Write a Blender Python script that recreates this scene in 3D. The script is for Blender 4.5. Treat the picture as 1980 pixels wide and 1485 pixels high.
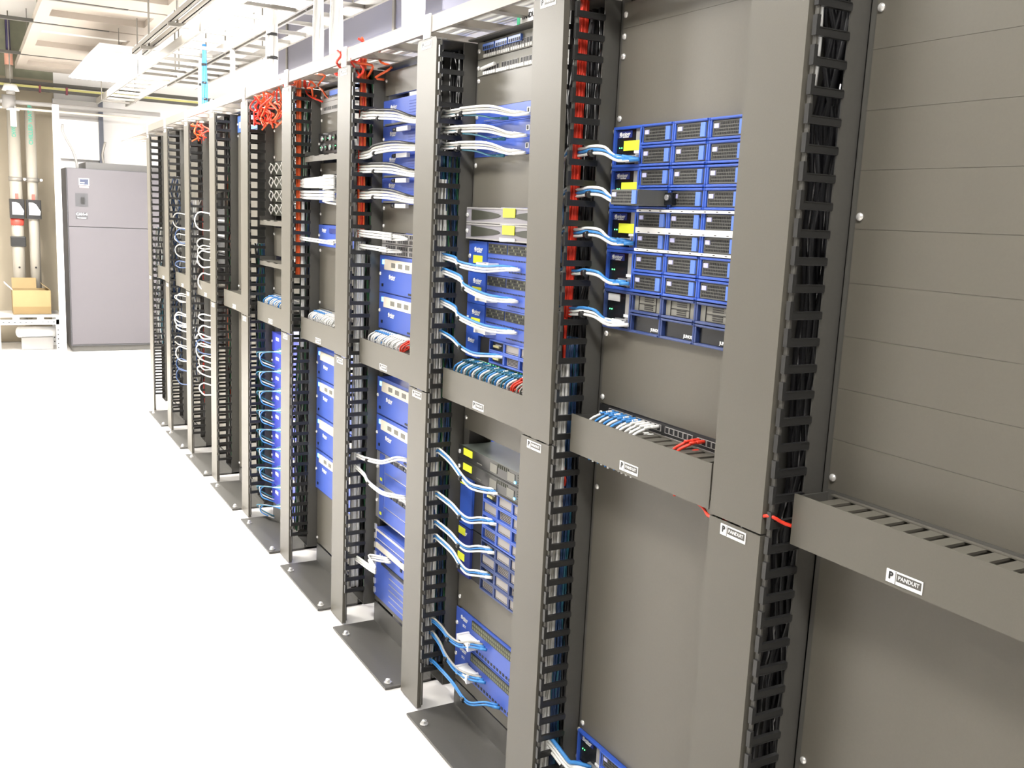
import bpy, math, random
from mathutils import Vector, Matrix
random.seed(7)
for o in list(bpy.data.objects): bpy.data.objects.remove(o)
SC = bpy.context.scene
COL = SC.collection
PI = math.pi

# ---------------------------------------------------------------- camera
CAM = Vector((-1.1551, -1.1468, 1.5130))
YAW, PITCH, ROLL, FPX = 0.5189, -0.1689, 0.0450, 1851.8
F = Vector((math.sin(YAW)*math.cos(PITCH), math.cos(YAW)*math.cos(PITCH), math.sin(PITCH)))
R = F.cross(Vector((0, 0, 1))).normalized(); U_ = R.cross(F)
R2 = R*math.cos(ROLL) + U_*math.sin(ROLL); U2 = -R*math.sin(ROLL) + U_*math.cos(ROLL)
cd = bpy.data.cameras.new('camera'); cam = bpy.data.objects.new('camera', cd); COL.objects.link(cam)
M = Matrix((R2, U2, -F)).transposed().to_4x4(); M.translation = CAM
cam.matrix_world = M
cd.sensor_width = 36; cd.lens = 36*FPX/1980; cd.clip_start = 0.02; cd.clip_end = 60
SC.camera = cam
# ---------------------------------------------------------------- world, lamps, exposure
w = bpy.data.worlds.new('world'); SC.world = w; w.use_nodes = True
w.node_tree.nodes['Background'].inputs[0].default_value = (1, .98, .95, 1)
w.node_tree.nodes['Background'].inputs[1].default_value = 0.2
SC.view_settings.view_transform = 'Standard'; SC.view_settings.look = 'None'
SC.view_settings.exposure = 1.05; SC.view_settings.gamma = 1
SC.view_settings.use_curve_mapping = False
try:
    SC.cycles.use_denoising = True; SC.cycles.max_bounces = 8; SC.cycles.diffuse_bounces = 5
    SC.cycles.sample_clamp_indirect = 6
except Exception: pass
LAMPS = [  # x, y, z, size x, size y, watts
    (-1.70, 7.6, 2.60, .3, 1.2, 96), (-1.70, 4.3, 2.60, .3, 1.2, 84), (-1.0, 1.0, 2.75, .3, 1.2, 8), (-.85, -1.0, 2.85, .3, 1.2, 13),
    (1.55, 1.0, 2.62, .3, 1.2, 40), (1.55, 4.0, 2.62, .3, 1.2, 40), (1.55, 7.0, 2.62, .3, 1.2, 40)]
BLOBS = [(-.10, 7.5, 2.58, .44, 1.8, 55), (.10, 4.35, 2.56, .30, 1.3, 40), (.95, 2.2, 2.72, .3, 1.2, 25)]
for x, y, z, sx, sy, W in LAMPS + BLOBS:
    l = bpy.data.lights.new('lamp_light', 'AREA'); l.shape = 'RECTANGLE'; l.size = sx*.9; l.size_y = sy*.95
    l.energy = W; l.color = (1, .97, .93)
    lo = bpy.data.objects.new('lamp_light', l); lo.location = (x, y, z-.012); COL.objects.link(lo)

# ---------------------------------------------------------------- materials
MATS = {}
def mat(name, col, rough=.5, metal=0, emit=0, noise=0, scale=60, bump=0, alpha=1, spec=.5):
    if name in MATS: return MATS[name]
    m = bpy.data.materials.new(name); m.use_nodes = True; nt = m.node_tree
    b = nt.nodes['Principled BSDF']
    b.inputs['Base Color'].default_value = (*col, 1); b.inputs['Roughness'].default_value = rough
    b.inputs['Metallic'].default_value = metal; b.inputs['Specular IOR Level'].default_value = spec
    if noise or bump:
        tc = nt.nodes.new('ShaderNodeTexCoord'); n = nt.nodes.new('ShaderNodeTexNoise')
        n.inputs['Scale'].default_value = scale; n.inputs['Detail'].default_value = 4
        nt.links.new(tc.outputs['Object'], n.inputs['Vector'])
        if noise:
            mx = nt.nodes.new('ShaderNodeMix'); mx.data_type = 'RGBA'
            mx.inputs[6].default_value = (*[c*(1-noise) for c in col], 1); mx.inputs[7].default_value = (*[min(1, c*(1+noise)) for c in col], 1)
            nt.links.new(n.outputs['Fac'], mx.inputs[0]); nt.links.new(mx.outputs[2], b.inputs['Base Color'])
        if bump:
            bp = nt.nodes.new('ShaderNodeBump'); bp.inputs['Strength'].default_value = bump; bp.inputs['Distance'].default_value = .002
            nt.links.new(n.outputs['Fac'], bp.inputs['Height']); nt.links.new(bp.outputs[0], b.inputs['Normal'])
    if emit:
        b.inputs['Emission Color'].default_value = (*col, 1); b.inputs['Emission Strength'].default_value = emit
    if alpha < 1: b.inputs['Alpha'].default_value = alpha
    MATS[name] = m; return m
coat = mat('black_powder_coat', (.112, .1045, .086), .40, 0, noise=.05, scale=300, bump=.05)
blankm = mat('blanking_panel_coat', (.118, .109, .089), .38, 0, noise=.05, scale=250, bump=.04)
railm = mat('dark_rack_steel', (.085, .082, .074), .4, 0, noise=.08, scale=120)
plastic = mat('black_plastic', (.024, .024, .024), .30)
void = mat('black_steel_interior', (.012, .012, .013), .6)
screwm = mat('zinc_screw', (.85, .84, .82), .25, .6)
white = mat('white_plastic', (.85, .85, .84), .45)
offw = mat('cream_plate', (.80, .74, .62), .5)
blue = mat('blue_enamel', (.055, .115, .50), .38)
blue2 = mat('blue_bezel', (.035, .10, .48), .30)
blued = mat('deep_blue_panel', (.02, .035, .22), .4)
blueL = mat('light_blue_latch', (.10, .21, .66), .35)
lav = mat('lavender_module_label', (.50, .50, .80), .5)
greyp = mat('grey_module', (.20, .195, .17), .5)
greyl = mat('light_grey_plastic', (.34, .33, .32), .45)
black = mat('black_port', (.008, .008, .01), .5)
blackg = mat('black_gloss_panel', (.012, .014, .018), .2)
yellow = mat('yellow_sticker', (.85, .90, .05), .6)
silver = mat('silver_metal', (.62, .62, .64), .3, .7)
ledg = mat('green_indicator', (.1, 1, .25), .4, 0, 2.5)
ledb = mat('blue_indicator', (.1, .55, 1), .4, 0, 4)
galv = mat('galvanised_steel', (.24, .225, .20), .4, .2, noise=.1, scale=40)
grille = mat('dark_grille', (.035, .037, .025), .5)
CC = {'white': mat('white_cable_jacket', (.82, .82, .80), .45), 'grey': mat('grey_cable_jacket', (.42, .41, .38), .5),
      'blue': mat('blue_cable_jacket', (.05, .25, .62), .4), 'red': mat('red_cable_jacket', (.80, .045, .02), .4),
      'black': mat('black_cable_jacket', (.015, .015, .017), .4), 'navy': mat('navy_cable_jacket', (.03, .07, .18), .4),
      'orange': mat('orange_cable_jacket', (.85, .13, .03), .4), 'green': mat('green_cable_jacket', (.03, .14, .06), .4),
      'teal': mat('teal_cable_jacket', (.03, .16, .24), .4), 'yellow': yellow}

# ---------------------------------------------------------------- mesh helpers
class MB:
    def __init__(s): s.v = []; s.f = []; s.m = []; s.sm = []
    def quad(s, pts, m=0, smooth=False):
        n = len(s.v); s.v += [tuple(p) for p in pts]; s.f.append(tuple(range(n, n+len(pts)))); s.m.append(m); s.sm.append(smooth)
    def box(s, x0, x1, y0, y1, z0, z1, m=0):
        n = len(s.v)
        s.v += [(x, y, z) for x in (x0, x1) for y in (y0, y1) for z in (z0, z1)]
        for f in ((0, 1, 3, 2), (4, 6, 7, 5), (0, 4, 5, 1), (2, 3, 7, 6), (0, 2, 6, 4), (1, 5, 7, 3)):
            s.f.append(tuple(n+i for i in f)); s.m.append(m); s.sm.append(False)
        return s
    def frame(s, x0, x1, z0, z1, y0, y1, t, m=0, tb=None):
        tb = tb or t
        s.box(x0, x1, y0, y1, z0, z0+tb, m); s.box(x0, x1, y0, y1, z1-tb, z1, m)
        s.box(x0, x0+t, y0, y1, z0+tb, z1-tb, m); s.box(x1-t, x1, y0, y1, z0+tb, z1-tb, m); return s
    def prism(s, prof, a0, a1, axis='z', m=0):   # prof: 2-D outline, extruded along axis
        n = len(s.v); k = len(prof)
        for a in (a0, a1):
            for p, q in prof:
                s.v.append({'z': (p, q, a), 'y': (p, a, q), 'x': (a, p, q)}[axis])
        s.f.append(tuple(range(n, n+k))); s.f.append(tuple(range(n+2*k-1, n+k-1, -1))); s.m += [m, m]; s.sm += [False, False]
        for i in range(k):
            j = (i+1) % k; s.f.append((n+i, n+j, n+k+j, n+k+i)); s.m.append(m); s.sm.append(False)
        return s
    def cyl(s, c, d, r, seg=12, m=0, r2=None, cap=True, smooth=True):
        c = Vector(c); d = Vector(d); r2 = r if r2 is None else r2
        a = d.normalized(); t = Vector((0, 0, 1)) if abs(a.z) < .9 else Vector((1, 0, 0))
        p = a.cross(t).normalized(); q = a.cross(p); n = len(s.v)
        for cc, rr in ((c, r), (c+d, r2)):
            for i in range(seg):
                th = 2*PI*i/seg; s.v.append(tuple(cc + p*rr*math.cos(th) + q*rr*math.sin(th)))
        for i in range(seg):
            j = (i+1) % seg; s.f.append((n+i, n+j, n+seg+j, n+seg+i)); s.m.append(m); s.sm.append(smooth)
        if cap:
            s.f.append(tuple(n+i for i in range(seg-1, -1, -1))); s.f.append(tuple(n+seg+i for i in range(seg))); s.m += [m, m]; s.sm += [False, False]
        return s
    def dome(s, c, d, r, h, seg=12, rings=3, m=0):
        c = Vector(c); a = Vector(d).normalized(); t = Vector((0, 0, 1)) if abs(a.z) < .9 else Vector((1, 0, 0))
        p = a.cross(t).normalized(); q = a.cross(p); n = len(s.v)
        for k in range(rings+1):
            e = k/(rings+.35)*PI/2
            for i in range(seg):
                th = 2*PI*i/seg; s.v.append(tuple(c + (p*math.cos(th)+q*math.sin(th))*r*math.cos(e) + a*h*math.sin(e)))
        for k in range(rings):
            for i in range(seg):
                j = (i+1) % seg; s.f.append((n+k*seg+i, n+k*seg+j, n+(k+1)*seg+j, n+(k+1)*seg+i)); s.m.append(m); s.sm.append(True)
        s.f.append(tuple(n+rings*seg+i for i in range(seg))); s.m.append(m); s.sm.append(True)
        return s
    def tube(s, pts, r, seg=6, m=0, smooth_path=True, sub=4):
        P = [Vector(p) for p in pts]
        if smooth_path and len(P) > 2:
            Q = []
            for i in range(len(P)-1):
                a = P[max(i-1, 0)]; b = P[i]; c = P[i+1]; d = P[min(i+2, len(P)-1)]
                for k in range(sub):
                    t = k/sub
                    Q.append(.5*((2*b)+(c-a)*t+(2*a-5*b+4*c-d)*t*t+(3*b-a-3*c+d)*t**3))
            Q.append(P[-1]); P = Q
        n = len(s.v); up = None
        for i, p in enumerate(P):
            tg = (P[min(i+1, len(P)-1)]-P[max(i-1, 0)]).normalized()
            if up is None:
                up = tg.cross(Vector((0, 0, 1)) if abs(tg.z) < .9 else Vector((1, 0, 0))).normalized()
            else:
                up = (up - tg*up.dot(tg)); up = up.normalized() if up.length > 1e-6 else tg.orthogonal().normalized()
            q = tg.cross(up)
            for k in range(seg):
                th = 2*PI*k/seg; s.v.append(tuple(p+up*r*math.cos(th)+q*r*math.sin(th)))
        for i in range(len(P)-1):
            for k in range(seg):
                j = (k+1) % seg
                s.f.append((n+i*seg+k, n+i*seg+j, n+(i+1)*seg+j, n+(i+1)*seg+k)); s.m.append(m); s.sm.append(True)
        s.f.append(tuple(n+k for k in range(seg-1, -1, -1))); s.f.append(tuple(n+(len(P)-1)*seg+k for k in range(seg))); s.m += [m, m]; s.sm += [False, False]
        return s
    def mesh(s, name, mats):
        me = bpy.data.meshes.new(name); me.from_pydata(s.v, [], s.f)
        for m in (mats if isinstance(mats, (list, tuple)) else [mats]): me.materials.append(m)
        me.polygons.foreach_set('material_index', s.m); me.polygons.foreach_set('use_smooth', s.sm); me.update()
        return me
    def build(s, name, mats, parent=None, loc=None, bevel=0):
        return obj(name, s.mesh(name, mats), parent, loc, bevel)
def obj(name, me, parent=None, loc=None, bevel=0, rotz=None):
    o = bpy.data.objects.new(name, me); COL.objects.link(o)
    if parent: o.parent = parent
    if loc is not None: o.location = loc
    if rotz is not None: o.rotation_euler = (0, 0, rotz)
    if bevel:
        b = o.modifiers.new('bevel', 'BEVEL'); b.width = bevel; b.segments = 2; b.limit_method = 'ANGLE'
    return o
def thing(name, label, cat, loc=(0, 0, 0), rotz=0, group=None):
    o = bpy.data.objects.new(name, None); COL.objects.link(o); o.location = loc; o.rotation_euler = (0, 0, rotz); o.empty_display_size = .05
    o['label'] = label; o['category'] = cat
    if group: o['group'] = group
    return o
def tag(o, label, cat, group=None, kind=None):
    o['label'] = label; o['category'] = cat
    if group: o['group'] = group
    if kind: o['kind'] = kind
    return o
def struct(name, mb, m, **k):
    o = mb.build(name, m, **k); o['kind'] = 'structure'; return o
TXT = {}
def text_mesh(s, size, bold=.0):
    key = (s, size, bold)
    if key not in TXT:
        c = bpy.data.curves.new('lettering', 'FONT'); c.body = s; c.size = size; c.extrude = .0003; c.offset = bold; c.align_x = 'CENTER'; c.align_y = 'CENTER'
        c.resolution_u = 2
        t = bpy.data.objects.new('lettering', c); COL.objects.link(t); bpy.context.view_layer.update()
        me = bpy.data.meshes.new_from_object(t.evaluated_get(bpy.context.evaluated_depsgraph_get()))
        bpy.data.objects.remove(t)
        for v in me.vertices: v.co = (v.co.x, -v.co.z, v.co.y)
        me.name = 'lettering'; TXT[key] = me
    return TXT[key]
def lettering(s, size, m, parent, loc, bold=0, rotz=None):
    me = text_mesh(s, size, bold).copy(); me.materials.clear(); me.materials.append(m)
    return obj('lettering', me, parent, loc, rotz=rotz)
def joined(name, parts, parent=None, loc=None):
    """one mesh out of an MB and lettering strings: parts = [(mb, mats)] + text tuples (string,size,mat,loc,bold)"""
    mb, mats = parts[0]; mats = list(mats); mb2 = mb
    for s, size, m, l, b in parts[1:]:
        me = text_mesh(s, size, b); n = len(mb2.v)
        if m not in mats: mats.append(m)
        mi = mats.index(m)
        mb2.v += [(v.co.x+l[0], v.co.y+l[1], v.co.z+l[2]) for v in me.vertices]
        for p in me.polygons: mb2.f.append(tuple(n+i for i in p.vertices)); mb2.m.append(mi); mb2.sm.append(False)
    return mb2.mesh(name, mats)

# ---------------------------------------------------------------- layout of the row (metres)
U = 0.04445
PIT = 0.6904      # rack + vertical manager
XR = 0.119        # face of the rack flanges; covers stand at x = 0
RC = 0.416        # centre of a rack's 19-inch opening from the manager's near edge
HW = 0.2413       # half of a 19-inch panel
ZT = 2.007
ROT = -PI/2       # local x -> towards the camera end of the row (-y), local y -> into the rack (+x)
def rk(k, z, x=XR-.002): return (x, k*PIT+RC, z)
NTH = ['nearest', 'second', 'third', 'fourth', 'fifth', 'sixth', 'seventh', 'eighth', 'ninth', 'tenth', 'eleventh']

# ================================================================ ROOM
floorm = mat('white_raised_floor_tile', (.82, .80, .77), .35, noise=.02, scale=3)
wallbeige = mat('beige_wall_paint', (.29, .25, .185), .7, noise=.03, scale=6)
wallwhite = mat('white_wall_paint', (.85, .84, .83), .7)
ceilm = mat('white_ceiling_board', (.80, .79, .77), .8)
unlit_concrete = mat('grey_green_unlit_concrete', (.20, .205, .15), .9, noise=.25, scale=9)  # unlit upper band of the far wall: missing light painted in as darker grey-green
lamp_white = mat('lit_fluorescent_lens', (1, .98, .95), .5, 0, 14)
struct('floor', MB().box(-3.0, 3.6, -3.2, 10.6, -.06, -.004), floorm)
struct('ceiling', MB().box(-3.0, 3.6, -3.2, 10.6, 3.30, 3.36), ceilm)
struct('wall_far', MB().box(-3.0, -.30, 10.30, 10.36, 0, 2.74), wallbeige)
struct('wall_far.001', MB().box(-.30, 3.6, 10.30, 10.36, 0, 3.3), wallwhite)
struct('trim_1', MB().box(-3.0, -.30, 10.30, 10.36, 2.74, 3.3), unlit_concrete)
struct('wall_right', MB().box(3.2, 3.26, -3.2, 10.6, 0, 3.3), wallwhite)
struct('wall_left', MB().box(-2.7, -2.64, -3.2, 10.6, 0, 3.3), mat('grey_wall_paint', (.35, .34, .32), .7))
struct('wall_near', MB().box(-3.0, 3.6, -3.06, -3.0, 0, 3.3), MATS['grey_wall_paint'])

# lamps as objects
def strip_lamp(x, y, z, sx, sy, label):
    t = thing('ceiling_light', label, 'light', (x, y, z), 0, 'fluorescent strip lights over the aisles')
    h = MB(); h.prism([(-sx/2, .0), (sx/2, 0), (sx/2*.75, .06), (-sx/2*.75, .06)], -sy/2, sy/2, 'y'); h.build('housing', white, t)
    MB().box(-sx*.45, sx*.45, -sy*.48, sy*.48, -.008, 0).build('diffuser', lamp_white, t)
    for dy in (-sy*.35, sy*.35):
        MB().cyl((0, dy, .06), (0, 0, 3.30-z-.06), .003, 6).build('hanger_rod', galv, t)
    return t
for i, L in enumerate(LAMPS): strip_lamp(*L[:5], 'white fluorescent strip light hanging over the ' + ('aisle left of the racks' if i < 4 else 'aisle behind the racks'))
strip_lamp(*BLOBS[0][:5], 'glaring fluorescent strip light hanging below the far ceiling panels')
strip_lamp(*BLOBS[1][:5], 'glaring fluorescent strip light hanging over the nearer end of the ladder tray')
strip_lamp(*BLOBS[2][:5], 'fluorescent strip light hanging above the back of the nearer racks')

# ================================================================ RACK, MANAGER
def mesh_brand():
    """white nameplate with the maker's P and wordmark"""
    m = MB(); m.box(-.032, .032, -.0012, 0, -.010, .010, 0)
    m.box(-.0155, -.0145, -.0016, -.001, -.0095, .0095, 1); m.box(-.013, .030, -.0016, -.001, -.0045, .0075, 1)
    return joined('brand_label', [(m, [white, railm]), ('P', .016, black, (-.0235, -.0017, .001), .0004), ('PANDUIT', .0088, white, (.0085, -.0019, .0015), .00004)])
BRAND = mesh_brand()

# finger: bar from the side wall forwards with an upright tip
fm = MB(); fm.box(.006, .080, -.003, .001, 0, .0105); fm.box(.006, .078, -.004, .004, .0105, .0120); fm.box(.006, .078, -.004, .004, -.0015, 0)
fm.box(.003, .010, -.005, .004, -.0015, .029); fm.box(.010, .0115, -.0045, .003, .010, .029)
FINGER = fm.mesh('finger', plastic)
cb = MB()
for i in range(42):
    z = .13+i*U
    cb.box(.006, .080, -.003, .003, z, z+.011); cb.box(.016, .022, -.004, .004, z, z+.029)
COMB = cb.mesh('finger_comb', plastic)
sp = MB()
# near side wall (solid strip behind the fingers), far side wall, back plate with one opening per rack unit
SPY0, SPY1 = -.014, .128
sp.box(.078, .190, SPY0, SPY0+.003, .075, ZT-.01); sp.box(.078, .190, SPY1-.003, SPY1, .075, ZT-.01)
sp.box(.187, .190, SPY0, SPY0+.030, .075, ZT-.01); sp.box(.187, .190, SPY1-.030, SPY1, .075, ZT-.01)
for i in range(43): sp.box(.187, .190, SPY0+.03, SPY1-.03, .095+i*U-.010, .095+i*U+.012)
sp.box(.010, .190, SPY0, SPY1, ZT-.012, ZT-.009); sp.box(.078, .190, SPY0, SPY1, .072, .075)
for s in (SPY0+.004, SPY1-.004): sp.box(.008, .012, s-.004, s+.004, .02, ZT-.012)   # front hinge posts
SPINE = sp.mesh('spine', railm)
def cover_mesh(z0, z1, rt, rb):
    m = MB(); w2 = .1298; r = .012
    # outline in (y, z), rounded at the top corners
    def corner(cy, cz, a0): return [(cy+r*math.cos(a0+i*PI/8), cz+r*math.sin(a0+i*PI/8)) for i in range(5)]
    o = []
    if rb: o += corner(r, z0+r, PI); o += corner(w2-r, z0+r, 1.5*PI)
    else: o += [(0, z0), (w2, z0)]
    if rt: o += corner(w2-r, z1-r, 0); o += corner(r, z1-r, PI/2)
    else: o += [(w2, z1), (0, z1)]
    m.prism(o, 0, .0025, 'x'); m.box(.0025, .014, 0, .003, z0, z1-(r if rt else 0)); m.box(.0025, .014, w2-.003, w2, z0, z1-(r if rt else 0))
    return m.mesh('cover', coat)
COVU = cover_mesh(1.0050, ZT, True, False); COVL = cover_mesh(0.004, 1.0012, False, False)

MGR = ['right of the bay of {} and left of the all blank bay', '', '', '', '', '', '', '', '', '']
mgr_desc = ['broad dark grey vertical cable manager with nearly empty fingers, nearest to the camera',
 'grey vertical cable manager with thick red cable bundle beside the blue module chassis stack',
 'grey vertical cable manager with dark cables left of the three yellow-stickered blue appliances',
 'grey vertical cable manager with orange-red cables left of the four vent-lined blue units',
 'grey vertical cable manager with a thin orange cable strip near its front edge',
 'grey vertical cable manager left of the hanging red cable tangle',
 'narrow looking grey vertical cable manager, seventh counted from the camera end',
 'narrow looking grey vertical cable manager with dark red cables, eighth counted from the camera end',
 'narrow looking grey vertical cable manager full of white loops, ninth counted from the camera end',
 'last vertical cable manager at the far end of the row beside the grey cooling cabinet']
for k in range(10):
    t = thing('vertical_cable_manager', mgr_desc[k], 'cable manager', (0, k*PIT, 0), 0, 'vertical cable managers between the racks')
    obj('spine', SPINE, t)
    up = obj('upper_cover', COVU, t); lo = obj('lower_cover', COVL, t)
    if k == 1: up.rotation_euler = (0, -.020, 0); up.location = (.020*1.005, 0, 0)   # this cover leans out a little at its top
    obj('brand_label', BRAND, up, (0, .0655, 1.990), rotz=ROT); obj('brand_label', BRAND, lo, (0, .0655, .986), rotz=ROT)
    for i in range(42): obj('finger', FINGER, t, (0, SPY0+.002, .13+i*U))
    obj('finger_comb', COMB, t, (0, .122, 0))

boltm = MB(); boltm.cyl((0, 0, 0), (0, 0, .003), .0125, 14); boltm.cyl((0, 0, .003), (0, 0, .009), .0085, 6, smooth=False); boltm.dome((0, 0, .011), (0, 0, 1), .007, .004, 8)
BOLT = boltm.mesh('bolt', screwm)
rack_desc = ['two-post rack frame nearest the camera, filled with plain blanking panels',
 'two-post rack frame holding the stack of blue module chassis',
 'two-post rack frame holding the yellow-stickered blue appliances',
 'two-post rack frame holding the four blue units with striped right halves',
 'two-post rack frame with a cream striped stack of blue units in its lower half',
 'two-post rack frame under the hanging red cable tangle',
 'two-post rack frame of plain panels, seventh from the camera end',
 'two-post rack frame, eighth from the camera end', 'two-post rack frame, ninth from the camera end', 'two-post rack frame farthest from the camera']
for k in range(-1, 9):
    t = thing('equipment_rack', rack_desc[k+1], 'rack', rk(k, 0, XR), ROT, 'two-post equipment racks of the row')
    for s in (-1, 1):
        m = MB(); a, b = sorted((s*.2575, s*.2215))
        m.box(a, b, 0, .003, .09, 2.0); m.box(min(s*.2575, s*.2545), max(s*.2575, s*.2545), 0, .076, 0, 2.0); m.box(a, b, .073, .076, .09, 2.0)
        m.build('upright', railm, t)
    m = MB(); m.box(-.2575, .2575, -.161, .14, 0, .006)
    m.prism([(.13, .006), (.145, .006), (.145, .10), (.139, .10)], -.2575, .2575, 'x')
    m.box(-.2575, .2575, .0, .003, .006, .085)
    pl = m.build('base_plate', railm, t)
    for bx in (-.176, .226): obj('bolt', BOLT, pl, (bx, -.139, .006))
    m = MB(); m.box(-.2575, .2575, -.03, .076, 2.0, 2.004)
    m.build('top_angle', railm, t)

scr = MB(); scr.cyl((0, 0, 0), (0, -.0025, 0), .0068, 14); scr.dome((0, -.0025, 0), (0, -1, 0), .0065, .003, 14)
SCREW = scr.mesh('screw', screwm)
SX = .2325
def blank(k, z0, z1, label, grooves=0, screws=None, group='blanking panels closing unused rack space'):
    t = thing('blanking_panel', label, 'panel', rk(k, z0), ROT, group)
    h = z1-z0; m = MB()
    n = max(1, grooves); g = .0006 if grooves else 0
    for i in range(n):
        a = h*i/n + g/2; b = h*(i+1)/n - g/2
        m.box(-HW, HW, -.002, 0, a, b)
    m.box(-HW+.021, HW-.021, 0, .012, 0, h)
    if grooves: m.box(-HW, HW, -.0012, 0, 0.001, h-.001)
    m.build('panel', blankm, t, bevel=0)
    if screws is None: screws = [h-.012] if h < .1 else [.014, h-.014]
    for z in screws:
        for s in (-1, 1): obj('screw', SCREW, t, (s*SX, -.002, z))
    return t
# ================================================================ horizontal managers
def hman_mesh():
    m = MB(); y0, y1 = -.079, 0; h = .0885
    m.box(-HW, HW, y0, y0+.0025, 0, h)                       # front door
    m.box(-HW, HW, -.006, 0, 0, h)
    return m
HM_COVER = MB().box(-HW, HW, -.0805, -.0780, 0, .0885).mesh('cover', coat)
b_ = MB(); b_.box(-HW, HW, -.003, 0, 0, .0885); b_.box(-HW, -HW+.003, -.074, 0, .004, .084); b_.box(HW-.003, HW, -.074, 0, .004, .084)
HM_BODY = b_.mesh('body', railm)
f_ = MB()
for i in range(12):
    x = -.195+i*.0355
    for z0 in (.0775, .004): f_.box(x-.0115, x+.0115, -.077, -.003, z0, z0+.004)
    f_.box(x-.0115, x+.0115, -.077, -.074, .060, .0775); f_.box(x-.0115, x+.0115, -.077, -.074, .008, .03)
for z0 in (.0775, .004): f_.box(-.225, .225, -.012, -.003, z0+.004, z0+.006)
f_.box(-.225, .225, -.006, -.003, .01, .0775)
HM_FING = f_.mesh('finger_comb', coat)
hm_desc = ['open topped horizontal cable tray with dark slots, empty, in the all blank bay',
 'horizontal cable tray with blue, white and red cords, below the module chassis stack',
 'horizontal cable tray filled by a full row of blue and grey cords',
 'horizontal cable tray with white cords and one red cord, third from the right',
 'horizontal cable tray with white and blue cords, fourth from the right',
 'horizontal cable tray with white and blue cords, fifth from the right',
 'plain empty horizontal cable tray, sixth from the right', 'small looking horizontal cable tray, seventh from the right',
 'small looking horizontal cable tray, eighth from the right', 'farthest horizontal cable tray at the end of the row']
for k in range(-1, 9):
    t = thing('horizontal_cable_manager', hm_desc[k+1], 'cable manager', rk(k, .9945), ROT, 'horizontal cable managers across the racks')
    obj('body', HM_BODY, t); obj('finger_comb', HM_FING, t); c = obj('cover', HM_COVER, t); obj('brand_label', BRAND, c, (-.012, -.0805, .016))

# ================================================================ cables
def tie_mesh(): return MB().cyl((-.006, 0, 0), (.012, 0, 0), .0085, 10).mesh('tie', plastic)
TIE = tie_mesh()
plug = MB(); plug.box(-.006, .006, -.030, 0, -.004, .005); plug.box(-.0045, .0045, -.048, -.030, -.0035, .0035)
def cord(name, pts, col, label, group, r=.0028, cat='cable', plugcol=None, tie=None, pl=True, plr=.0047):
    t = thing(name, label, cat, pts[0], 0, group)
    o = Vector(pts[0]); m = MB(); m.tube([Vector(p)-o for p in pts], r, 6)
    m.build('jacket', CC[col], t)
    if pl:
        d = (Vector(pts[1])-o).normalized()
        q = MB(); q.tube([-d*.004, d*.018], plr, 6, smooth_path=False); q.tube([d*.018, d*.034], plr*.75, 6, smooth_path=False)
        q.build('plug', CC[plugcol or col], t)
    return t
def bundle(k, cols, n, z0, z1, yc, xc, wy, wx, label, r=.003, wob=.004):
    """n cords running vertically inside manager k"""
    m = MB(); mats = [CC[c] for c in cols]; z1 = min(z1, 1.985) if 'red' not in cols else z1
    for i in range(n):
        x = xc+random.uniform(-wx, wx); y = k*PIT+yc+random.uniform(-wy, wy); pts = []; z = z0
        L = z1-z0; s = max(3, int(L/.09))
        for j in range(s+1):
            pts.append((x+random.uniform(-wob, wob), y+random.uniform(-wob, wob), z0+L*j/s))
        m.tube(pts, r, 5, random.randrange(len(cols)), sub=2)
    o = m.build('cable_bundle', mats); tag(o, label, 'cable', None, 'stuff'); return o

# ================================================================ EQUIPMENT
BRANDBLUE = {}
def jlogo(s=1.0):
    """round emblem of dots with the maker's name"""
    key = ('j', s)
    if key not in BRANDBLUE:
        m = MB(); m.cyl((-.017*s, 0, .0005), (0, -.0004, 0), .0042*s, 12, 0)
        m.box(-.0215*s, -.0105*s, -.0006, 0, -.0058*s, -.0046*s, 0)
        BRANDBLUE[key] = joined('brand_label', [(m, [white]), ('Juniper', .0125*s, white, (.003*s, -.0005, .0004), .00015*s), ('NETWORKS', .004*s, white, (.004*s, -.0005, -.0062*s), .0002)])
    return BRANDBLUE[key]
# --- module with perforated face
def module_mesh(bodym, lab, wd=.095):
    m = MB(); h = .031
    m.box(-wd/2, wd/2, -.008, .10, -h/2, h/2, 0)
    m.frame(-wd/2+.001, wd/2-.001, -h/2+.001, h/2-.001, -.0095, -.008, .002, 0)
    for r in range(4):
        for c in range(14):
            if c < 3 and r >= 2: continue
            x = -wd/2+.006+c*.0048; z = -.0095+r*.0062
            m.box(x, x+.0026, -.0088, -.0079, z-.0020, z+.0020, 1)
    m.box(-wd/2+.004, -wd/2+.017, -.0098, -.008, .001, .0095, 2)
    return m.mesh('module', [bodym, black, lab])
MOD = module_mesh(mat('dark_module_grey', (.10, .10, .09), .45), lav)
lt = MB(); lt.box(.030, .0445, -.013, -.008, -.0135, .0135, 0); LATCH = lt.mesh('latch', blueL)
def bay_ring(fr, x, z, w_, h_, m_):
    fr.frame(x-w_/2, x+w_/2, z-h_/2, z+h_/2, -.012, -.001, .0055, m_)
    fr.box(x-w_/2+.004, x+w_/2-.004, -.0155, -.010, z-h_/2+.0005, z-h_/2+.0045, m_)
    fr.box(x-w_/2+.004, x+w_/2-.004, -.0155, -.010, z+h_/2-.0045, z+h_/2-.0005, m_)
BX = [-.0830, .0265, .1360]
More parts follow.
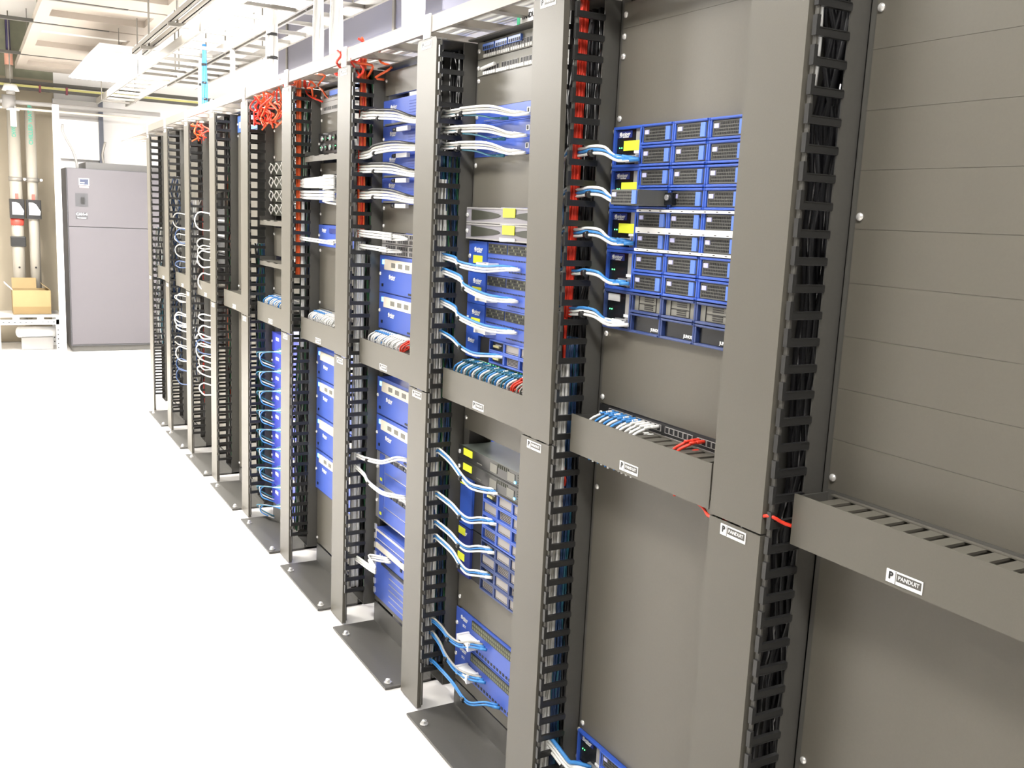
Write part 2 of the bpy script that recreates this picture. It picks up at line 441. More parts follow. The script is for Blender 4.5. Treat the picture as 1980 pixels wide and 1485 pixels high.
def chassis(k, z, label, cols=3, rows=2, bez=blue2, style='mod', pulled=None, sticker=True, logo=True, led=True, hU=2):
    H = hU*U*1.0-.0006
    t = thing('network_chassis', label, 'network equipment', rk(k, z), ROT, 'blue framed module chassis stacked below the top blanking panel' if style != 'far' else None)
    m = MB(); m.box(-.2205, .2205, .001, .36, .001, H-.001); m.box(-HW, HW, -.001, .001, 0, H); m.build('body', void, t)
    fr = MB()
    fr.frame(-HW, -.1375, 0, H, -.011, -.001, .0065, 0); fr.box(-.1375, -.130, -.012, -.001, 0, H, 0)
    fr.box(.1905, HW, -.011, -.001, 0, H, 0)
    rh = H/rows
    mm = MB()
    for c in range(cols):
        for r in range(rows):
            x = BX[c]; zz = H-(r+.5)*rh
            bay_ring(fr, x, zz, .1085, rh-.001, 0)
    fr.build('bezel', bez, t, bevel=.0012)
    for zs in (.008, H-.008): obj('screw', SCREW, t, (-.2475, -.0005, zs))
    cp = MB(); cp.box(-.2345, -.1660, -.004, -.0005, .006, H-.006, 0); cp.box(-.1660, -.1380, -.004, -.0005, .006, H-.006, 1)
    for i in range(4): cp.box(-.2280+.008*i, -.2240+.008*i, -.0046, -.004, .012, .020, 0)
    cp.box(-.190, -.150, -.012, -.004, .010, .026, 2); cp.box(-.187, -.172, -.0125, -.0115, .013, .023, 0); cp.box(-.168, -.153, -.0125, -.0115, .013, .023, 0)
    cp.build('control_panel', [blackg, greyl, silver], t)
    if logo: 
        pm = MB(); pm.box(-.233, -.180, -.0052, -.004, H-.024, H-.009, 0); pm.build('name_plate', blued, t)
        obj('brand_label', jlogo(.95), t, (-.205, -.0054, H-.0165))
    else:
        MB().box(-.231, -.187, -.0055, -.004, H-.026, H-.010).build('white_label', white, t)
    if sticker: MB().box(-.206, -.146, -.0068, -.0055, H-.052, H-.031).build('asset_sticker', yellow, t)
    MB().box(-.168, -.146, -.006, -.004, .030, .036).build('port_label', white, t)
    if led:
        l = MB()
        for i in range(2): l.box(-.224+.008*i, -.2225+.008*i, -.0055, -.004, .042, .0445)
        l.build('indicator', ledg, t)
    for c in range(cols):
        for r in range(rows):
            x = BX[c]; zz = H-(r+.5)*rh; y = 0
            if pulled == (c, r): y = -.075; x += 0
            if style in ('mod', 'white'):
                q = obj('module', MOD, t, (x, y-.001, zz)); obj('latch', LATCH, q)
            elif style == 'blank':
                q = MB()
                if r == 0:
                    q.box(-.046, .046, -.006, .05, -.017, .017, 0); q.box(-.030, .030, -.0075, -.006, -.0005, .0005, 1); q.frame(-.030, .031, -.0155, .0155, -.0075, -.006, .001, 1)
                    for i in range(3):
                        for s in (-.0145, .002): q.box(-.010, .020, -.0072, -.006, s+.003+i*.004, s+.0045+i*.004, 1)
                    q.build('module', [greyp, black], t, (x, 0, zz))
                else:
                    q.box(-.046, .046, -.004, .0, -.017, .017, 0)
                    obj('blank_cover', joined('blank_cover', [(q, [blackg]), ('JUNOS', .009, white, (.028, -.0045, -.009), .0003)]), t, (x, 0, zz))
    return t
cz = 1.727
for i, (lab, kw) in enumerate([
    ('topmost blue module chassis of the stack, yellow sticker and two rows of grey modules', {}),
    ('blue module chassis with one grey module pulled out of its lower left bay', dict(pulled=(0, 1))),
    ('module chassis with white strips around its bays, third from the top of the stack', dict(bez=blue2, style='white')),
    ('blue module chassis without a yellow sticker, directly under the white framed one', dict(sticker=False)),
    ('dull blue bottom chassis of the stack with slotted modules above black blank covers', dict(sticker=False, logo=False, style='blank', bez=mat('slate_blue_bezel', (.035, .06, .19), .4)))]):
    z = cz-(i+1)*2*U
    t = chassis(0, z, lab, **kw)
    if i == 2:
        m = MB()
        for zz in (.0005, .0385, .083): 
            m.box(-.129, .1905, -.0175, -.009, zz, zz+(.0055 if zz != .0385 else .0125), 0)
            for q in range(9): m.box(-.12+q*.035, -.114+q*.035, -.0180, -.017, zz+.002, zz+.0035, 1)
        m.build('white_trim', [white, black], t)
    if i == 1: 
        m = MB(); m.box(-.046, .046, .0, .030, -.014, .014, 0); m.box(.050, .075, .0, .055, -.013, .012, 0); m.cyl((.060, .0, .002), (0, -.004, 0), .006, 10, 1); m.build('open_bay', [blackg, silver], t, (BX[0], -.02, .5*U))
t = chassis(0, .195, 'blue module chassis at the foot of the bay, cut off by the picture edge', sticker=False)
t['group'] = 'blue framed module chassis'
# R0 panels
blank(0, cz, 1.936, 'large plain grey blanking panel above the blue module chassis stack', 0, [.018, .150, .192])
blank(0, 1.9365, 1.99, 'narrow grey blanking panel at the very top of the bay with the module chassis stack', 0, [.028])
blank(0, cz-10*U-4*U+.001, cz-10*U-.001, 'plain grey blanking panel between the chassis stack and the port strip below', 0)
blank(0, .195+2*U, .9945-.001, 'tall plain grey blanking panel below the cable tray with coloured cords', 0, [.018, .62])
blank(0, .100, .1945, 'low blanking panel under the lowest blue chassis', 0)
# R-1: everything blank
blank(-1, 1.524, 2.0-.006, 'grey blanking panel with fine horizontal seams at the top of the all blank bay', 5, [.02, .345])
blank(-1, 1.083, 1.5240, 'grey blanking panel with fine horizontal seams just above the empty cable tray', 5, [.022])
blank(-1, .10, .994, 'tall smooth grey blanking panel below the empty cable tray', 0, [.03, .48])

# --- 48-port strip
def port_strip(k, z, label, hU=1, name='port_strip', body=None, rows=2, white_lbl=False, group='port strips above the horizontal cable trays'):
    t = thing(name, label, 'patch panel', rk(k, z), ROT, group); H = hU*U-.0008
    m = MB(); m.box(-HW, HW, -.004, 0, 0, H, 0); m.box(-.215, .215, 0, .05, .001, H-.001, 0); m.build('panel', body or void, t)
    m = MB()
    for r in range(rows):
        for g in range(4):
            for c in range(6):
                x = -.200+g*.103+c*.0150; zz = H*(.28+.47*r) if rows > 1 else H*.4
                m.box(x, x+.0118, -.0055, -.004, zz-.006, zz+.006, 0); m.frame(x-.0008, x+.0126, zz-.0068, zz+.0068, -.0065, -.004, .0009, 1)
    m.build('port_block', [black, greyl], t)
    for s in (-1, 1): obj('screw', SCREW, t, (s*SX, -.004, H/2))
    return t
def cords_to_tray(k, z, cols, label_by, x0, n, dx, drop=.10, r=.0030, prob=1, rows=2):
    """short cords that leave a port strip and curl down into the tray under it"""
    for i in range(n):
        col, pc = cols(i)
        if col is None: continue
        x = x0+i*dx; zz = z+.014+(.020 if (i % rows) else 0)
        def W(lx, ly, lz): return (XR-.002+ly, k*PIT+RC-lx, lz)
        out = random.uniform(.046, .052) + (.007 if i % 2 else 0); dl = random.uniform(-.009, -.006)
        pts = [W(x, -.006, zz), W(x-.002, -.026, zz-.001), W(x-.008+dl, -out, zz-.018), W(x-.018+dl, -out+.002, zz-.045), W(x-.026+dl, -out+.012, zz-drop)]
        cord('patch_cable', pts, col, label_by[col], 'short cords curling into the cable trays', r=r, plugcol=pc, plr=.0039)
port_strip(0, cz-15*U-.001, 'dark 48-port strip with blue, white and red cords above the second cable tray', 1)
lb = {c: f'{c} network cord curling from the 48-port strip into the tray below the module chassis' for c in CC}
cords_to_tray(0, cz-15*U, lambda i: ([('blue', 'blue'), ('white', 'blue'), ('white', 'blue'), ('blue', 'blue')][i % 4] if i < 14 else (('white', 'white') if i < 22 else ((None, None) if i < 37 or i > 39 else ('red', 'red')))), lb, -.190, 42, .0082)
# --- low blue switch / appliance faces
def panel_box(k, z, hU, name, label, cat, group, facem, depth=.36, front=.004, ears=True, x0=-.2205, x1=.2205):
    t = thing(name, label, cat, rk(k, z), ROT, group); H = hU*U-.0012
    m = MB(); m.box(x0, x1, -front, depth, 0, H, 0)
    m.build('body', [facem], t)
    if ears:
        for s in (-1, 1): MB().box(min(s*.2205, s*HW), max(s*.2205, s*HW), -front, -front+.002, 0, H).build('mounting_ear', facem, t)
        for s in (-1, 1): obj('screw', SCREW, t, (s*SX, -front, H/2))
    return t, H
# R1 -------------------------------------------------------------------
port_strip(1, 1.951, 'grey patch panel with a row of blue couplers at the top of the bay', 1, body=greyp, rows=1, group=None)
t = [o for o in bpy.data.objects if o.name.startswith('port_strip')][-1]
m = MB()
for g in range(3): 
    m.box(-.200+g*.072, -.135+g*.072, -.012, -.004, .020, .036, 0)
    for c in range(6): m.box(-.196+g*.072+c*.0105, -.190+g*.072+c*.0105, -.0128, -.012, .021, .029, 1)
m.build('blue_coupler', [blueL, black], t)
m = MB(); [m.box(-.204+c*.0122+(c//6)*.004, -.195+c*.0122+(c//6)*.004, -.007, -.004, .002, .010) for c in range(30)]; m.build('port_label', white, t)
port_strip(1, 1.905, 'grey patch panel with white labels below the blue couplers', 1, body=greyp, rows=1, group=None)
t = sorted([o for o in bpy.data.objects if o.name.startswith('port_strip')], key=lambda o: o.name)[-1]
m = MB(); [m.box(-.204+c*.0122+(c//6)*.004, -.195+c*.0122+(c//6)*.004, -.007, -.004, .002, .010) for c in range(30)]; m.build('port_label', white, t)
m = MB(); m.tube([(-.21, -.008, .018), (-.17, -.012, .020), (-.13, -.01, .024)], .005); m.build('cable_stub', CC['white'], t)
blank(1, 1.818, 1.9045, 'plain grey blanking panel between the patch panels and the three thin blue switches', 0, [.075])
def thin_switch(k, z, hU, label, ports=True, logo=None):
    t, H = panel_box(k, z, hU, 'network_switch', label, 'network equipment', 'thin blue switches with looping white cords', blue)
    m = MB()
    for i in range(4): 
        m.box(.05+i*.022, .066+i*.022, -.0062, -.004, .014, .028, 0); m.box(.054+i*.022, .062+i*.022, -.0068, -.0062, .016, .026, 1)
    m.box(-.20, .20, -.0045, -.004, .003, .004, 1); m.build('port_block', [white, black], t)
    m = MB(); [m.box(-.19+i*.01, -.184+i*.01, -.0045, -.004, .008, .010) for i in range(8)]; m.build('indicator', greyl, t)
    return t
zz = 1.818
for i, d in enumerate(['highest of three thin blue switches, white port blocks and looping white cords', 'middle of three thin blue switches crossed by white cords', 'lowest of three thin blue switches above the bare grey panel']):
    thin_switch(1, zz-(i+1)*U, 1, d)
zb = zz-3*U
blank(1, 1.547, zb-.001, 'plain grey blanking panel above the two grey servers with yellow stickers', 0, [.115])
def bezel_server(k, z, label):
    t, H = panel_box(k, z, 1, 'rack_server', label, 'server', 'grey bezel servers with yellow stickers', mat('grey_bezel', (.26, .25, .28), .35), front=.022)
    m = MB()   # hour-glass shaped bezel: dark lens shaped vents left and right
    for x0, x1 in ((-.208, -.035), (.035, .208)):
        n = 12; o = []
        for i in range(n+1):
            a = i/n; xx = x0+(x1-x0)*a; e = (abs(xx)-.035)/.173
            o.append((xx, .022+.015*math.sqrt(max(0, e))))
        o2 = [(p, .044-q) for p, q in reversed(o)]
        m.prism(o+o2, -.0235, -.022, 'y')
    m.build('air_intake', grille, t)
    m = MB(); m.box(-HW+.004, HW-.004, -.024, -.022, H-.004, H); m.box(-HW+.004, HW-.004, -.024, -.022, 0, .004); m.build('bezel_edge', greyl, t)
    MB().box(-.020, .045, -.0255, -.024, .018, .042).build('asset_sticker', yellow, t)
    if 'lower' in label: MB().box(-.035, .05, -.0255, -.024, .001, .009).build('white_label', white, t)
bezel_server(1, 1.502, 'upper grey rack server with curved bezel and yellow sticker')
bezel_server(1, 1.457, 'lower grey rack server with curved bezel, yellow sticker and a white label strip')
def appliance(k, z, label, dconn=True):
    t, H = panel_box(k, z, 2, 'security_appliance', label, 'network equipment', 'blue appliances with yellow stickers', blue, front=.010)
    m = MB(); m.box(-.222, -.125, -.013, -.010, 0, H, 0); m.build('left_panel', blue2, t)
    obj('brand_label', jlogo(1.25), t, (-.175, -.0135, H-.022))
    MB().box(-.205, -.150, -.0145, -.013, H-.062, H-.040).build('asset_sticker', yellow, t)
    m = MB()
    for x0 in (-.120, -.010, .100):
        m.box(x0, x0+.105, -.0115, -.010, H-.030, H-.004, 0)
        for r in range(3):
            for c in range(11): m.box(x0+.004+c*.009, x0+.010+c*.009, -.0122, -.0115, H-.028+r*.008, H-.023+r*.008, 1 if (c*7+r*3) % 4 else 2)
    m.build('port_grille', [grille, black, mat('olive_metal', (.16, .17, .10), .5)], t)
    m = MB()
    for i in range(40): m.box(-.120+i*.0082, -.115+i*.0082, -.0106, -.010, H-.046, H-.042)
    for i in range(26): m.box(.0+i*.0082, .005+i*.0082, -.0106, -.010, .010, .014)
    m.build('vent_slot', black, t)
    if dconn:
        q = MB(); q.box(-.030, .020, -.046, -.012, .022, .030, 0); q.box(-.040, -.030, -.046, -.012, .014, .032, 0); q.box(.020, .030, -.046, -.012, .014, .032, 0); q.box(-.028, .018, -.040, -.012, .014, .030, 0)
        c = q.build('plug_adapter', white, t, (-.085, 0, .0))
    return t
ap = ['topmost of three blue appliances with yellow stickers and black port grilles', 'middle of three blue appliances with yellow stickers and black port grilles', 'bottom of three blue appliances with yellow stickers, above the small bay chassis']
for i, d in enumerate(ap): appliance(1, 1.4525-(i+1)*2*U, d)
def bay_chassis(k, z, hU, label, colx, rows, bez, left=blue, stick=(), group='blue bay chassis with grey covers', kinds=None, leftw=(-.222, -.125)):
    t, H = panel_box(k, z, hU, 'network_chassis', label, 'network equipment', group, void, front=.004)
    m = MB(); m.box(leftw[0]-.015, leftw[1]-.035, -.012, -.004, 0, H, 0); m.build('left_panel', left, t)
    obj('brand_label', jlogo(1.0), t, ((leftw[0]+leftw[1])/2-.028, -.0125, H-.018))
    fr = MB(); rh = H/rows; w_ = colx[1]-colx[0]
    for c in range(len(colx)-1):
        for r in range(rows):
            fr.frame(colx[c], colx[c+1], r*rh, (r+1)*rh, -.016, -.004, .005, 0)
    fr.build('bay_frame', bez, t, bevel=.001)
    for c in range(len(colx)-1):
        for r in range(rows):
            q = MB(); a, b = colx[c]+.006, colx[c+1]-.006; z0, z1 = r*rh+.006, (r+1)*rh-.006
            kind = kinds(c, r) if kinds else 0
            if kind == 0: q.box(a, b, -.012, -.004, z0, z1, 0); q.box(a+.004, b-.004, -.0125, -.012, z0+.003, z0+.004, 1)
            elif kind == 1:
                q.box(a, b, -.008, -.004, z0, z1, 0)
                for i in range(5): q.box(a+.006, b-.006, -.0085, -.008, z0+.003+i*(z1-z0)/6, z0+.005+i*(z1-z0)/6, 1)
            else:
                q.box(a, b, -.006, -.004, z0, z1, 1); q.box(a+.01, b-.03, -.012, -.006, z0+.006, z0+.012, 2); q.box(a+.02, b-.02, -.010, -.006, z1-.010, z1-.006, 0)
            q.build('bay_cover', [mat('warm_grey_cover', (.33, .31, .30), .5), void, mat('brass_contact', (.6, .55, .25), .4)], t)
    for i, (x, zf) in enumerate(stick): MB().box(x-.022, x+.022, -.0140, -.0125, zf-.011, zf+.011).build('asset_sticker', yellow, t)
    return t
bay_chassis(1, 1.1185, 1.55, 'small blue chassis with four bays directly above the fully cabled port strip', [-.085, .0, .085, .17], 2, blue2, left=blue2, kinds=lambda c, r: 2 if c == 0 else (1 if r == 0 else 0))
port_strip(1, 1.076, 'black 48-port strip fully occupied by blue booted grey cords', .95)
lb = {c: f'{c} network cord in the fully occupied port strip below the yellow-stickered appliances' for c in CC}
cords_to_tray(1, 1.076, lambda i: ((['grey', 'blue', 'grey', 'white', 'grey', 'teal'][i % 6], 'teal') if i < 40 else (('red', 'red') if i < 44 else ('grey', 'teal'))), lb, -.205, 48, .0084)
m = MB(); [m.box(-.2+i*.0155, -.197+i*.0155, -.006, -.004, .034, .037) for i in range(26)]; tt = sorted([o for o in bpy.data.objects if o.name.startswith('port_strip')], key=lambda o: o.name)[-1]; m.build('indicator', ledg, tt)
blank(1, .897, .9935, 'narrow grey blanking panel above the two black servers', 0, [.035])
def black_server(k, z, label):
    t, H = panel_box(k, z, 1, 'rack_server', label, 'server', 'black rack servers with yellow stickers', plastic, depth=.5, front=.02)
    m = MB(); m.box(-.222, .222, -.021, -.02, 0, .004, 0)
    for x0, x1 in ((-.04, .0), (.06, .10)): m.box(x0, x1, -.0215, -.02, .010, .034, 1)
    for i in range(6): m.box(.0+i*.011, .008+i*.011, -.0212, -.02, .030, .040, 2)
    for i in range(5): m.box(.115, .165, -.0215, -.02, .006+i*.007, .009+i*.007, 2)
    m.box(-.12, -.09, -.0215, -.02, .012, .014, 1)
    m.build('front_panel', [void, greyp, grille], t)
    MB().box(-.205, -.150, -.0225, -.0205, .018, .038).build('asset_sticker', yellow, t)
    MB().box(.10, .106, -.0225, -.0205, .01, .016).build('indicator', ledb, t)
    MB().box(-.2205, .2205, -.02, .5, H, H+.0008).build('lid', mat('dark_green_grey_lid', (.10, .115, .10), .35), t)
black_server(1, .808, 'upper black rack server with yellow sticker and glowing blue light')
black_server(1, .763, 'lower black rack server with yellow sticker')
kk = lambda c, r: 2 if (c == 0 and r % 2 == 1) else (1 if (c+r) % 3 == 0 else 0)
bay_chassis(1, .763-3.5*U, 3.45, 'tall bright blue bay chassis directly under the two black servers', [-.085, .0, .085, .17], 4, blue2, left=blue2, kinds=kk, stick=((-.215, .135),))
bay_chassis(1, .763-7*U, 3.45, 'tall dull blue bay chassis with two yellow stickers, above the lower blank panel', [-.085, .0, .085, .17], 4, mat('slate_blue_bezel', (.035, .06, .19), .4), left=blued, kinds=kk, stick=((-.215, .135), (-.215, .055)))
zt = .763-7*U
blank(1, .340, zt-.001, 'plain grey blanking panel between the dull blue bay chassis and the bottom pair of switches', 0, [.03])
def firewall(k, z, label, hU=2):
    t, H = panel_box(k, z, hU, 'network_switch', label, 'network equipment', 'blue switches with white plug blocks near the floor', blue, front=.008)
    obj('brand_label', jlogo(1.1), t, (-.185, -.0085, H-.020)); lettering('SRX', .012, white, t, (-.185, -.0085, H-.045))
    m = MB(); m.box(-.13, .21, -.012, -.008, H-.030, H-.004, 0)
    for c in range(30): m.box(-.125+c*.011, -.118+c*.011, -.0126, -.012, H-.027, H-.019, 1); m.box(-.125+c*.011, -.118+c*.011, -.0126, -.012, H-.015, H-.007, 1)
    m.build('port_grille', [grille, mat('olive_metal', (.16, .17, .10), .5)], t)
    m = MB(); [m.box(-.21+i*.018, -.2+i*.018, -.009, -.008, .006, .014) for i in range(20)]; m.build('port_block', black, t)
    q = MB(); q.box(-.030, .030, -.050, -.010, .0, .018, 0); q.box(-.038, -.030, -.050, -.01, -.004, .022, 0); q.box(.030, .038, -.050, -.01, -.004, .022, 0); q.box(-.022, .022, -.0505, -.05, .005, .010, 1)
    q.build('plug_adapter', [white, black], t, (-.115, 0, .030))
    return t
firewall(1, .238, 'upper of two blue switches near the floor with a white plug block', 2.25)
firewall(1, .137, 'lower of two blue switches near the floor with a white plug block', 2.25)
blank(1, .095, .136, 'low blanking panel at the foot of the bay with the white plug blocks', 0, [])
# R2 -------------------------------------------------------------------
blank(2, 1.912, 1.99, 'pale lit blanking panel above the four striped blue units', 0, [.05])
def striped(k, z, label):
    t, H = panel_box(k, z, 1.9, 'network_switch', label, 'network equipment', 'blue units with fine vent lines and white cord loops', blue, front=.008)
    m = MB()
    for i in range(6): m.box(-.02, .20, -.0092, -.008, .022+i*.009, .0235+i*.009)
    m.build('vent_slot', mat('vent_line_blue', (.03, .07, .40), .5), t)
    MB().box(-.222, .222, -.0105, -.008, 0, .006).build('lower_lip', greyp, t)
    obj('brand_label', jlogo(1.35), t, (-.150, -.0085, H-.024))
for i, d in enumerate(['topmost of four blue units with fine vent lines', 'second from top of four blue units with fine vent lines', 'third from top of four blue units with fine vent lines', 'lowest of four blue units with fine vent lines']):
    striped(2, 1.897-(i+1)*1.93*U, d)
blank(2, 1.455, 1.550, 'plain grey blanking panel below the four striped blue units', 0, [.02, .08])
port_strip(2, 1.415, 'light grey port strip with bulky white plugs, below the plain panel', .85, body=greyl, group=None)
port_strip(2, 1.376, 'light grey port strip directly above the cream banded blue units', .85, body=greyl, group=None)
def creamband(k, z, hU, label, windows=True, grp='blue units with cream coloured front bands'):
    t, H = panel_box(k, z, hU, 'network_router', label, 'network equipment', grp, blue, front=.010)
    m = MB(); m.box(-.195, .20, -.0125, -.010, H-.048, H-.012, 0)
    if windows:
        for i in range(5): m.box(-.13+i*.06, -.095+i*.06, -.0132, -.0125, H-.038, H-.022, 1)
    m.build('front_band', [offw, greyp], t)
    obj('brand_label', jlogo(1.4), t, (-.125, -.0105, H-.070 if H > .1 else .014))
    m = MB(); m.box(-.222, .222, -.0105, -.010, .001, .002); m.box(.02, .08, -.013, -.010, .008, .014); m.box(-.215, -.205, -.013, -.010, .02, .03); m.build('latch', black, t)
    MB().box(-.215, -.2, -.012, -.01, H-.03, H-.015).build('indicator', ledb, t)
    return t
creamband(2, 1.246, 2.9, 'upper cream banded blue unit just below the light grey port strips')
creamband(2, 1.118, 2.85, 'cream banded blue unit standing right above the cords of the third tray')
port_strip(2, 1.078, 'port strip with white cords above the third cable tray', .85, body=greyp)
lb = {c: f'{c} network cord curling into the third cable tray from the right' for c in CC}
cords_to_tray(2, 1.078, lambda i: (['white', 'white', 'blue', 'white'][i % 4], 'blue') if i < 14 else (('white', 'white') if i < 30 else ('red', 'red')), lb, -.205, 34, .0095)
creamband(2, .948-3.13*U, 3.05, 'blue unit with dark port band directly below the third cable tray')
creamband(2, .948-6.2*U, 3.0, 'second cream banded blue unit below the third cable tray')
def silver_chassis(k, z, label):
    t, H = panel_box(k, z, 2.85, 'network_chassis', label, 'network equipment', 'silver edged blue card chassis', silver, front=.006)
    m = MB(); m.box(-.205, -.165, -.009, -.006, .008, H-.008, 0); m.box(-.155, .205, -.009, -.006, .008, H*.42, 0); m.box(-.155, .205, -.009, -.006, H*.47, H-.022, 0); m.build('card_face', blue, t)
    MB().box(-.195, -.178, -.0105, -.009, .02, .03).build('port_label', yellow, t)
    m = MB(); [m.box(-.12+i*.05, -.085+i*.05, -.011, -.009, H-.020, H-.008) for i in range(6)]; m.build('port_block', black, t)
    m = MB(); [m.cyl((.195, -.009, .02+i*.02), (0, -.002, 0), .004, 8) for i in range(5)]; m.build('screw', screwm, t)
silver_chassis(2, .548, 'upper of two silver edged blue card chassis crossed by a white cord')
silver_chassis(2, .421, 'lower of two silver edged blue card chassis crossed by a white cord')
def big_card(k, z0, z1, label):
    hU = (z1-z0)/U; t, H = panel_box(k, z0, hU, 'network_chassis', label, 'network equipment', None, blue, front=.006)
    m = MB(); m.box(-.222, .222, -.012, -.006, H-.040, H-.008, 0); m.box(-.222, .222, -.012, -.006, H-.078, H-.060, 0); m.build('front_band', offw, t)
    m = MB(); m.box(-.21, .21, -.0135, -.012, H-.036, H-.012); m.build('name_plate', blue, t)
    m = MB(); [m.box(-.1, .21, -.0075, -.006, .02+i*.022, .0225+i*.022) for i in range(6)]; m.build('card_edge', greyl, t)
    m = MB(); m.box(-.17, .2, -.010, -.006, H*.52, H*.56); [m.box(.0+c*.04, .014+c*.04, -.008, -.006, H*.64+r*.028, H*.64+.01+r*.028) for c in range(4) for r in range(2)]; m.build('port_block', black, t)
    m = MB(); [m.box(-.19+c*.02, -.182+c*.02, -.0075, -.006, H*.62+r*.028, H*.62+.008+r*.028) for c in range(3) for r in range(2)]; m.build('port_label', white, t)
    m = MB(); [m.box(-.237, -.226, -.012, -.006, .01+i*.035, .03+i*.035) for i in range(8)]; m.build('mounting_clip', screwm, t)
big_card(2, .118, .386, 'large blue card frame with white upper bands and pale stripes near the floor')
t = [o for o in bpy.data.objects if o.name == 'network_chassis'][0]
blank(2, .100, .117, 'low blanking panel below the large blue card frame', 0, [])
# R3 -------------------------------------------------------------------
port_strip(3, 1.945, 'small patch panel with light blue couplers, fourth bay from the right', 1, body=greyl, rows=1, group=None)
tt = sorted([o for o in bpy.data.objects if o.name.startswith('port_strip')], key=lambda o: o.name)[-1]
MB().box(-.12, .2, -.010, -.004, .018, .036).build('blue_coupler', blueL, tt)
port_strip(3, 1.900, 'small patch panel with white cords below the light blue couplers', 1, body=greyl, rows=1, group=None)
blank(3, 1.826, 1.899, 'pale lit blanking panel below the light blue couplers', 0, [.05])
def gear(k, z, hU, label):
    t, H = panel_box(k, z, hU, 'network_chassis', label, 'network equipment', None, plastic, front=.012)
    m = MB()
    for c in range(8):
        for r in range(2): m.cyl((-.19+c*.05, -.012, H*(.28+.45*r)), (0, -.006, 0), .011, 10, c % 2)
    m.build('fan_grille', [silver, grille], t)
    m = MB(); [m.box(-.20+i*.03, -.197+i*.03, -.019, -.017, H*(.3+.4*(i % 2)), H*(.3+.4*(i % 2))+.003) for i in range(12)]; m.build('indicator', ledg, t)
gear(3, 1.742, 1.85, 'dark device with glittering round fan grilles above a thin grey shelf')
def shelf(k, z, label):
    t = thing('rack_shelf', label, 'shelf', rk(k, z), ROT, 'thin grey rack shelves')
    m = MB(); m.box(-.235, .235, -.07, .25, 0, .003); m.box(-.235, .235, -.07, -.067, -.020, .003); m.build('tray', coat, t)
    m = MB(); [m.box(min(s*.235, s*.238), max(s*.235, s*.238), -.07, .0, -.02, .02) for s in (-1, 1)]; m.build('bracket', railm, t)
shelf(3, 1.728, 'thin grey rack shelf under the dark device with round fan grilles')
blank(3, 1.662, 1.706, 'narrow blanking panel between the thin shelf and the pale switches', 0, [.02])
for i, d in enumerate(['upper pale blue switch half hidden by thick white cords', 'lower pale blue switch half hidden by thick white cords']):
    t, H = panel_box(3, 1.605-i*.056, 1.2, 'network_switch', d, 'network equipment', 'switches behind thick white cords', blue if i else silver, front=.008)
    MB().box(-.2, .2, -.010, -.008, .01, .02).build('port_block', black, t)
blank(3, 1.465, 1.548, 'plain blanking panel above the lone blue switch in the fourth bay', 0, [.04])
t, H = panel_box(3, 1.376, 1.95, 'network_switch', 'lone blue switch between two plain panels in the fourth bay from the right', 'network equipment', None, blue, front=.008)
m = MB(); m.box(-.10, .18, -.012, -.008, H-.03, H-.012); m.cyl((.05, -.012, H-.021), (0, -.003, 0), .006, 10); m.build('port_block', blued, t); obj('brand_label', jlogo(1.3), t, (-.17, -.0085, H-.02))
blank(3, 1.122, 1.375, 'plain blanking panel between the lone blue switch and the fourth cable tray', 0, [.02, .235])
port_strip(3, 1.078, 'port strip with blue and white cords above the fourth cable tray', .95, body=greyp)
lb = {c: f'{c} network cord curling into the fourth cable tray from the right' for c in CC}
cords_to_tray(3, 1.078, lambda i: (['white', 'white', 'blue', 'white'][i % 4], 'blue') if i < 14 else ('white', 'white'), lb, -.205, 30, .0105)
for z, h, d, wd in ((.826, 2.9, 'dark blue unit directly below the fourth cable tray', False), (.668, 3.5, 'cream banded blue unit, second below the fourth cable tray', True),
                (.520, 3.25, 'cream banded blue unit, third below the fourth cable tray', False), (.345, 3.85, 'lowest cream banded blue unit in the fourth bay', True)):
    creamband(3, z, h, d, wd)
blank(3, .10, .344, 'plain blanking panel at the foot of the fourth bay', 0, [.02])
# R4 -------------------------------------------------------------------
blank(4, 1.735, 1.93, 'plain blanking panel right under the hanging red cable tangle', 0, [.02, .14])
for i in range(4):
    t, H = panel_box(4, 1.672-i*.062, 1.3, 'media_converter', ['topmost', 'second', 'third', 'lowest'][i]+' of four small dark devices with coiled clear cords', 'network equipment', 'dark devices with coiled cords', grille, front=.01)
    m = MB()
    for c in range(5):
        x = -.19+c*.09
        m.tube([(x+.028*math.cos(a*PI/4), -.025-.004*a % .01, .028+.022*math.sin(a*PI/4)) for a in range(9)], .003, 5)
    m.build('coiled_cord', CC['grey'], t)
shelf(4, 1.462, 'upper thin grey shelf below the coiled cords'); shelf(4, 1.275, 'lower thin grey shelf below the coiled cords')
blank(4, 1.30, 1.43, 'dull panel between the two thin shelves', 0, [.1])
blank(4, 1.122, 1.25, 'plain blanking panel above the fifth cable tray', 0, [.02])
port_strip(4, 1.078, 'port strip with blue and white cords above the fifth cable tray', .95, body=greyp)
lb = {c: f'{c} network cord curling into the fifth cable tray from the right' for c in CC}
cords_to_tray(4, 1.078, lambda i: (['white', 'blue', 'white'][i % 3], 'blue'), lb, -.205, 22, .0135)
for i in range(9):
    z = .94-(i+1)*2.12*U
    t, H = panel_box(4, z, 2.05, 'network_switch', ['first', 'second', 'third', 'fourth', 'fifth', 'sixth', 'seventh', 'eighth', 'ninth'][i]+' plain blue unit counted down from the fifth cable tray', 'network equipment', 'column of plain blue units with blue cord loops', mat('violet_blue_enamel', (.06, .085, .55), .4), front=.010)
    MB().box(-.10, .2, -.016, -.01, .0, .012).build('port_block', greyl, t); MB().box(-.17, -.12, -.012, -.01, .055, .07).build('white_label', white, t)
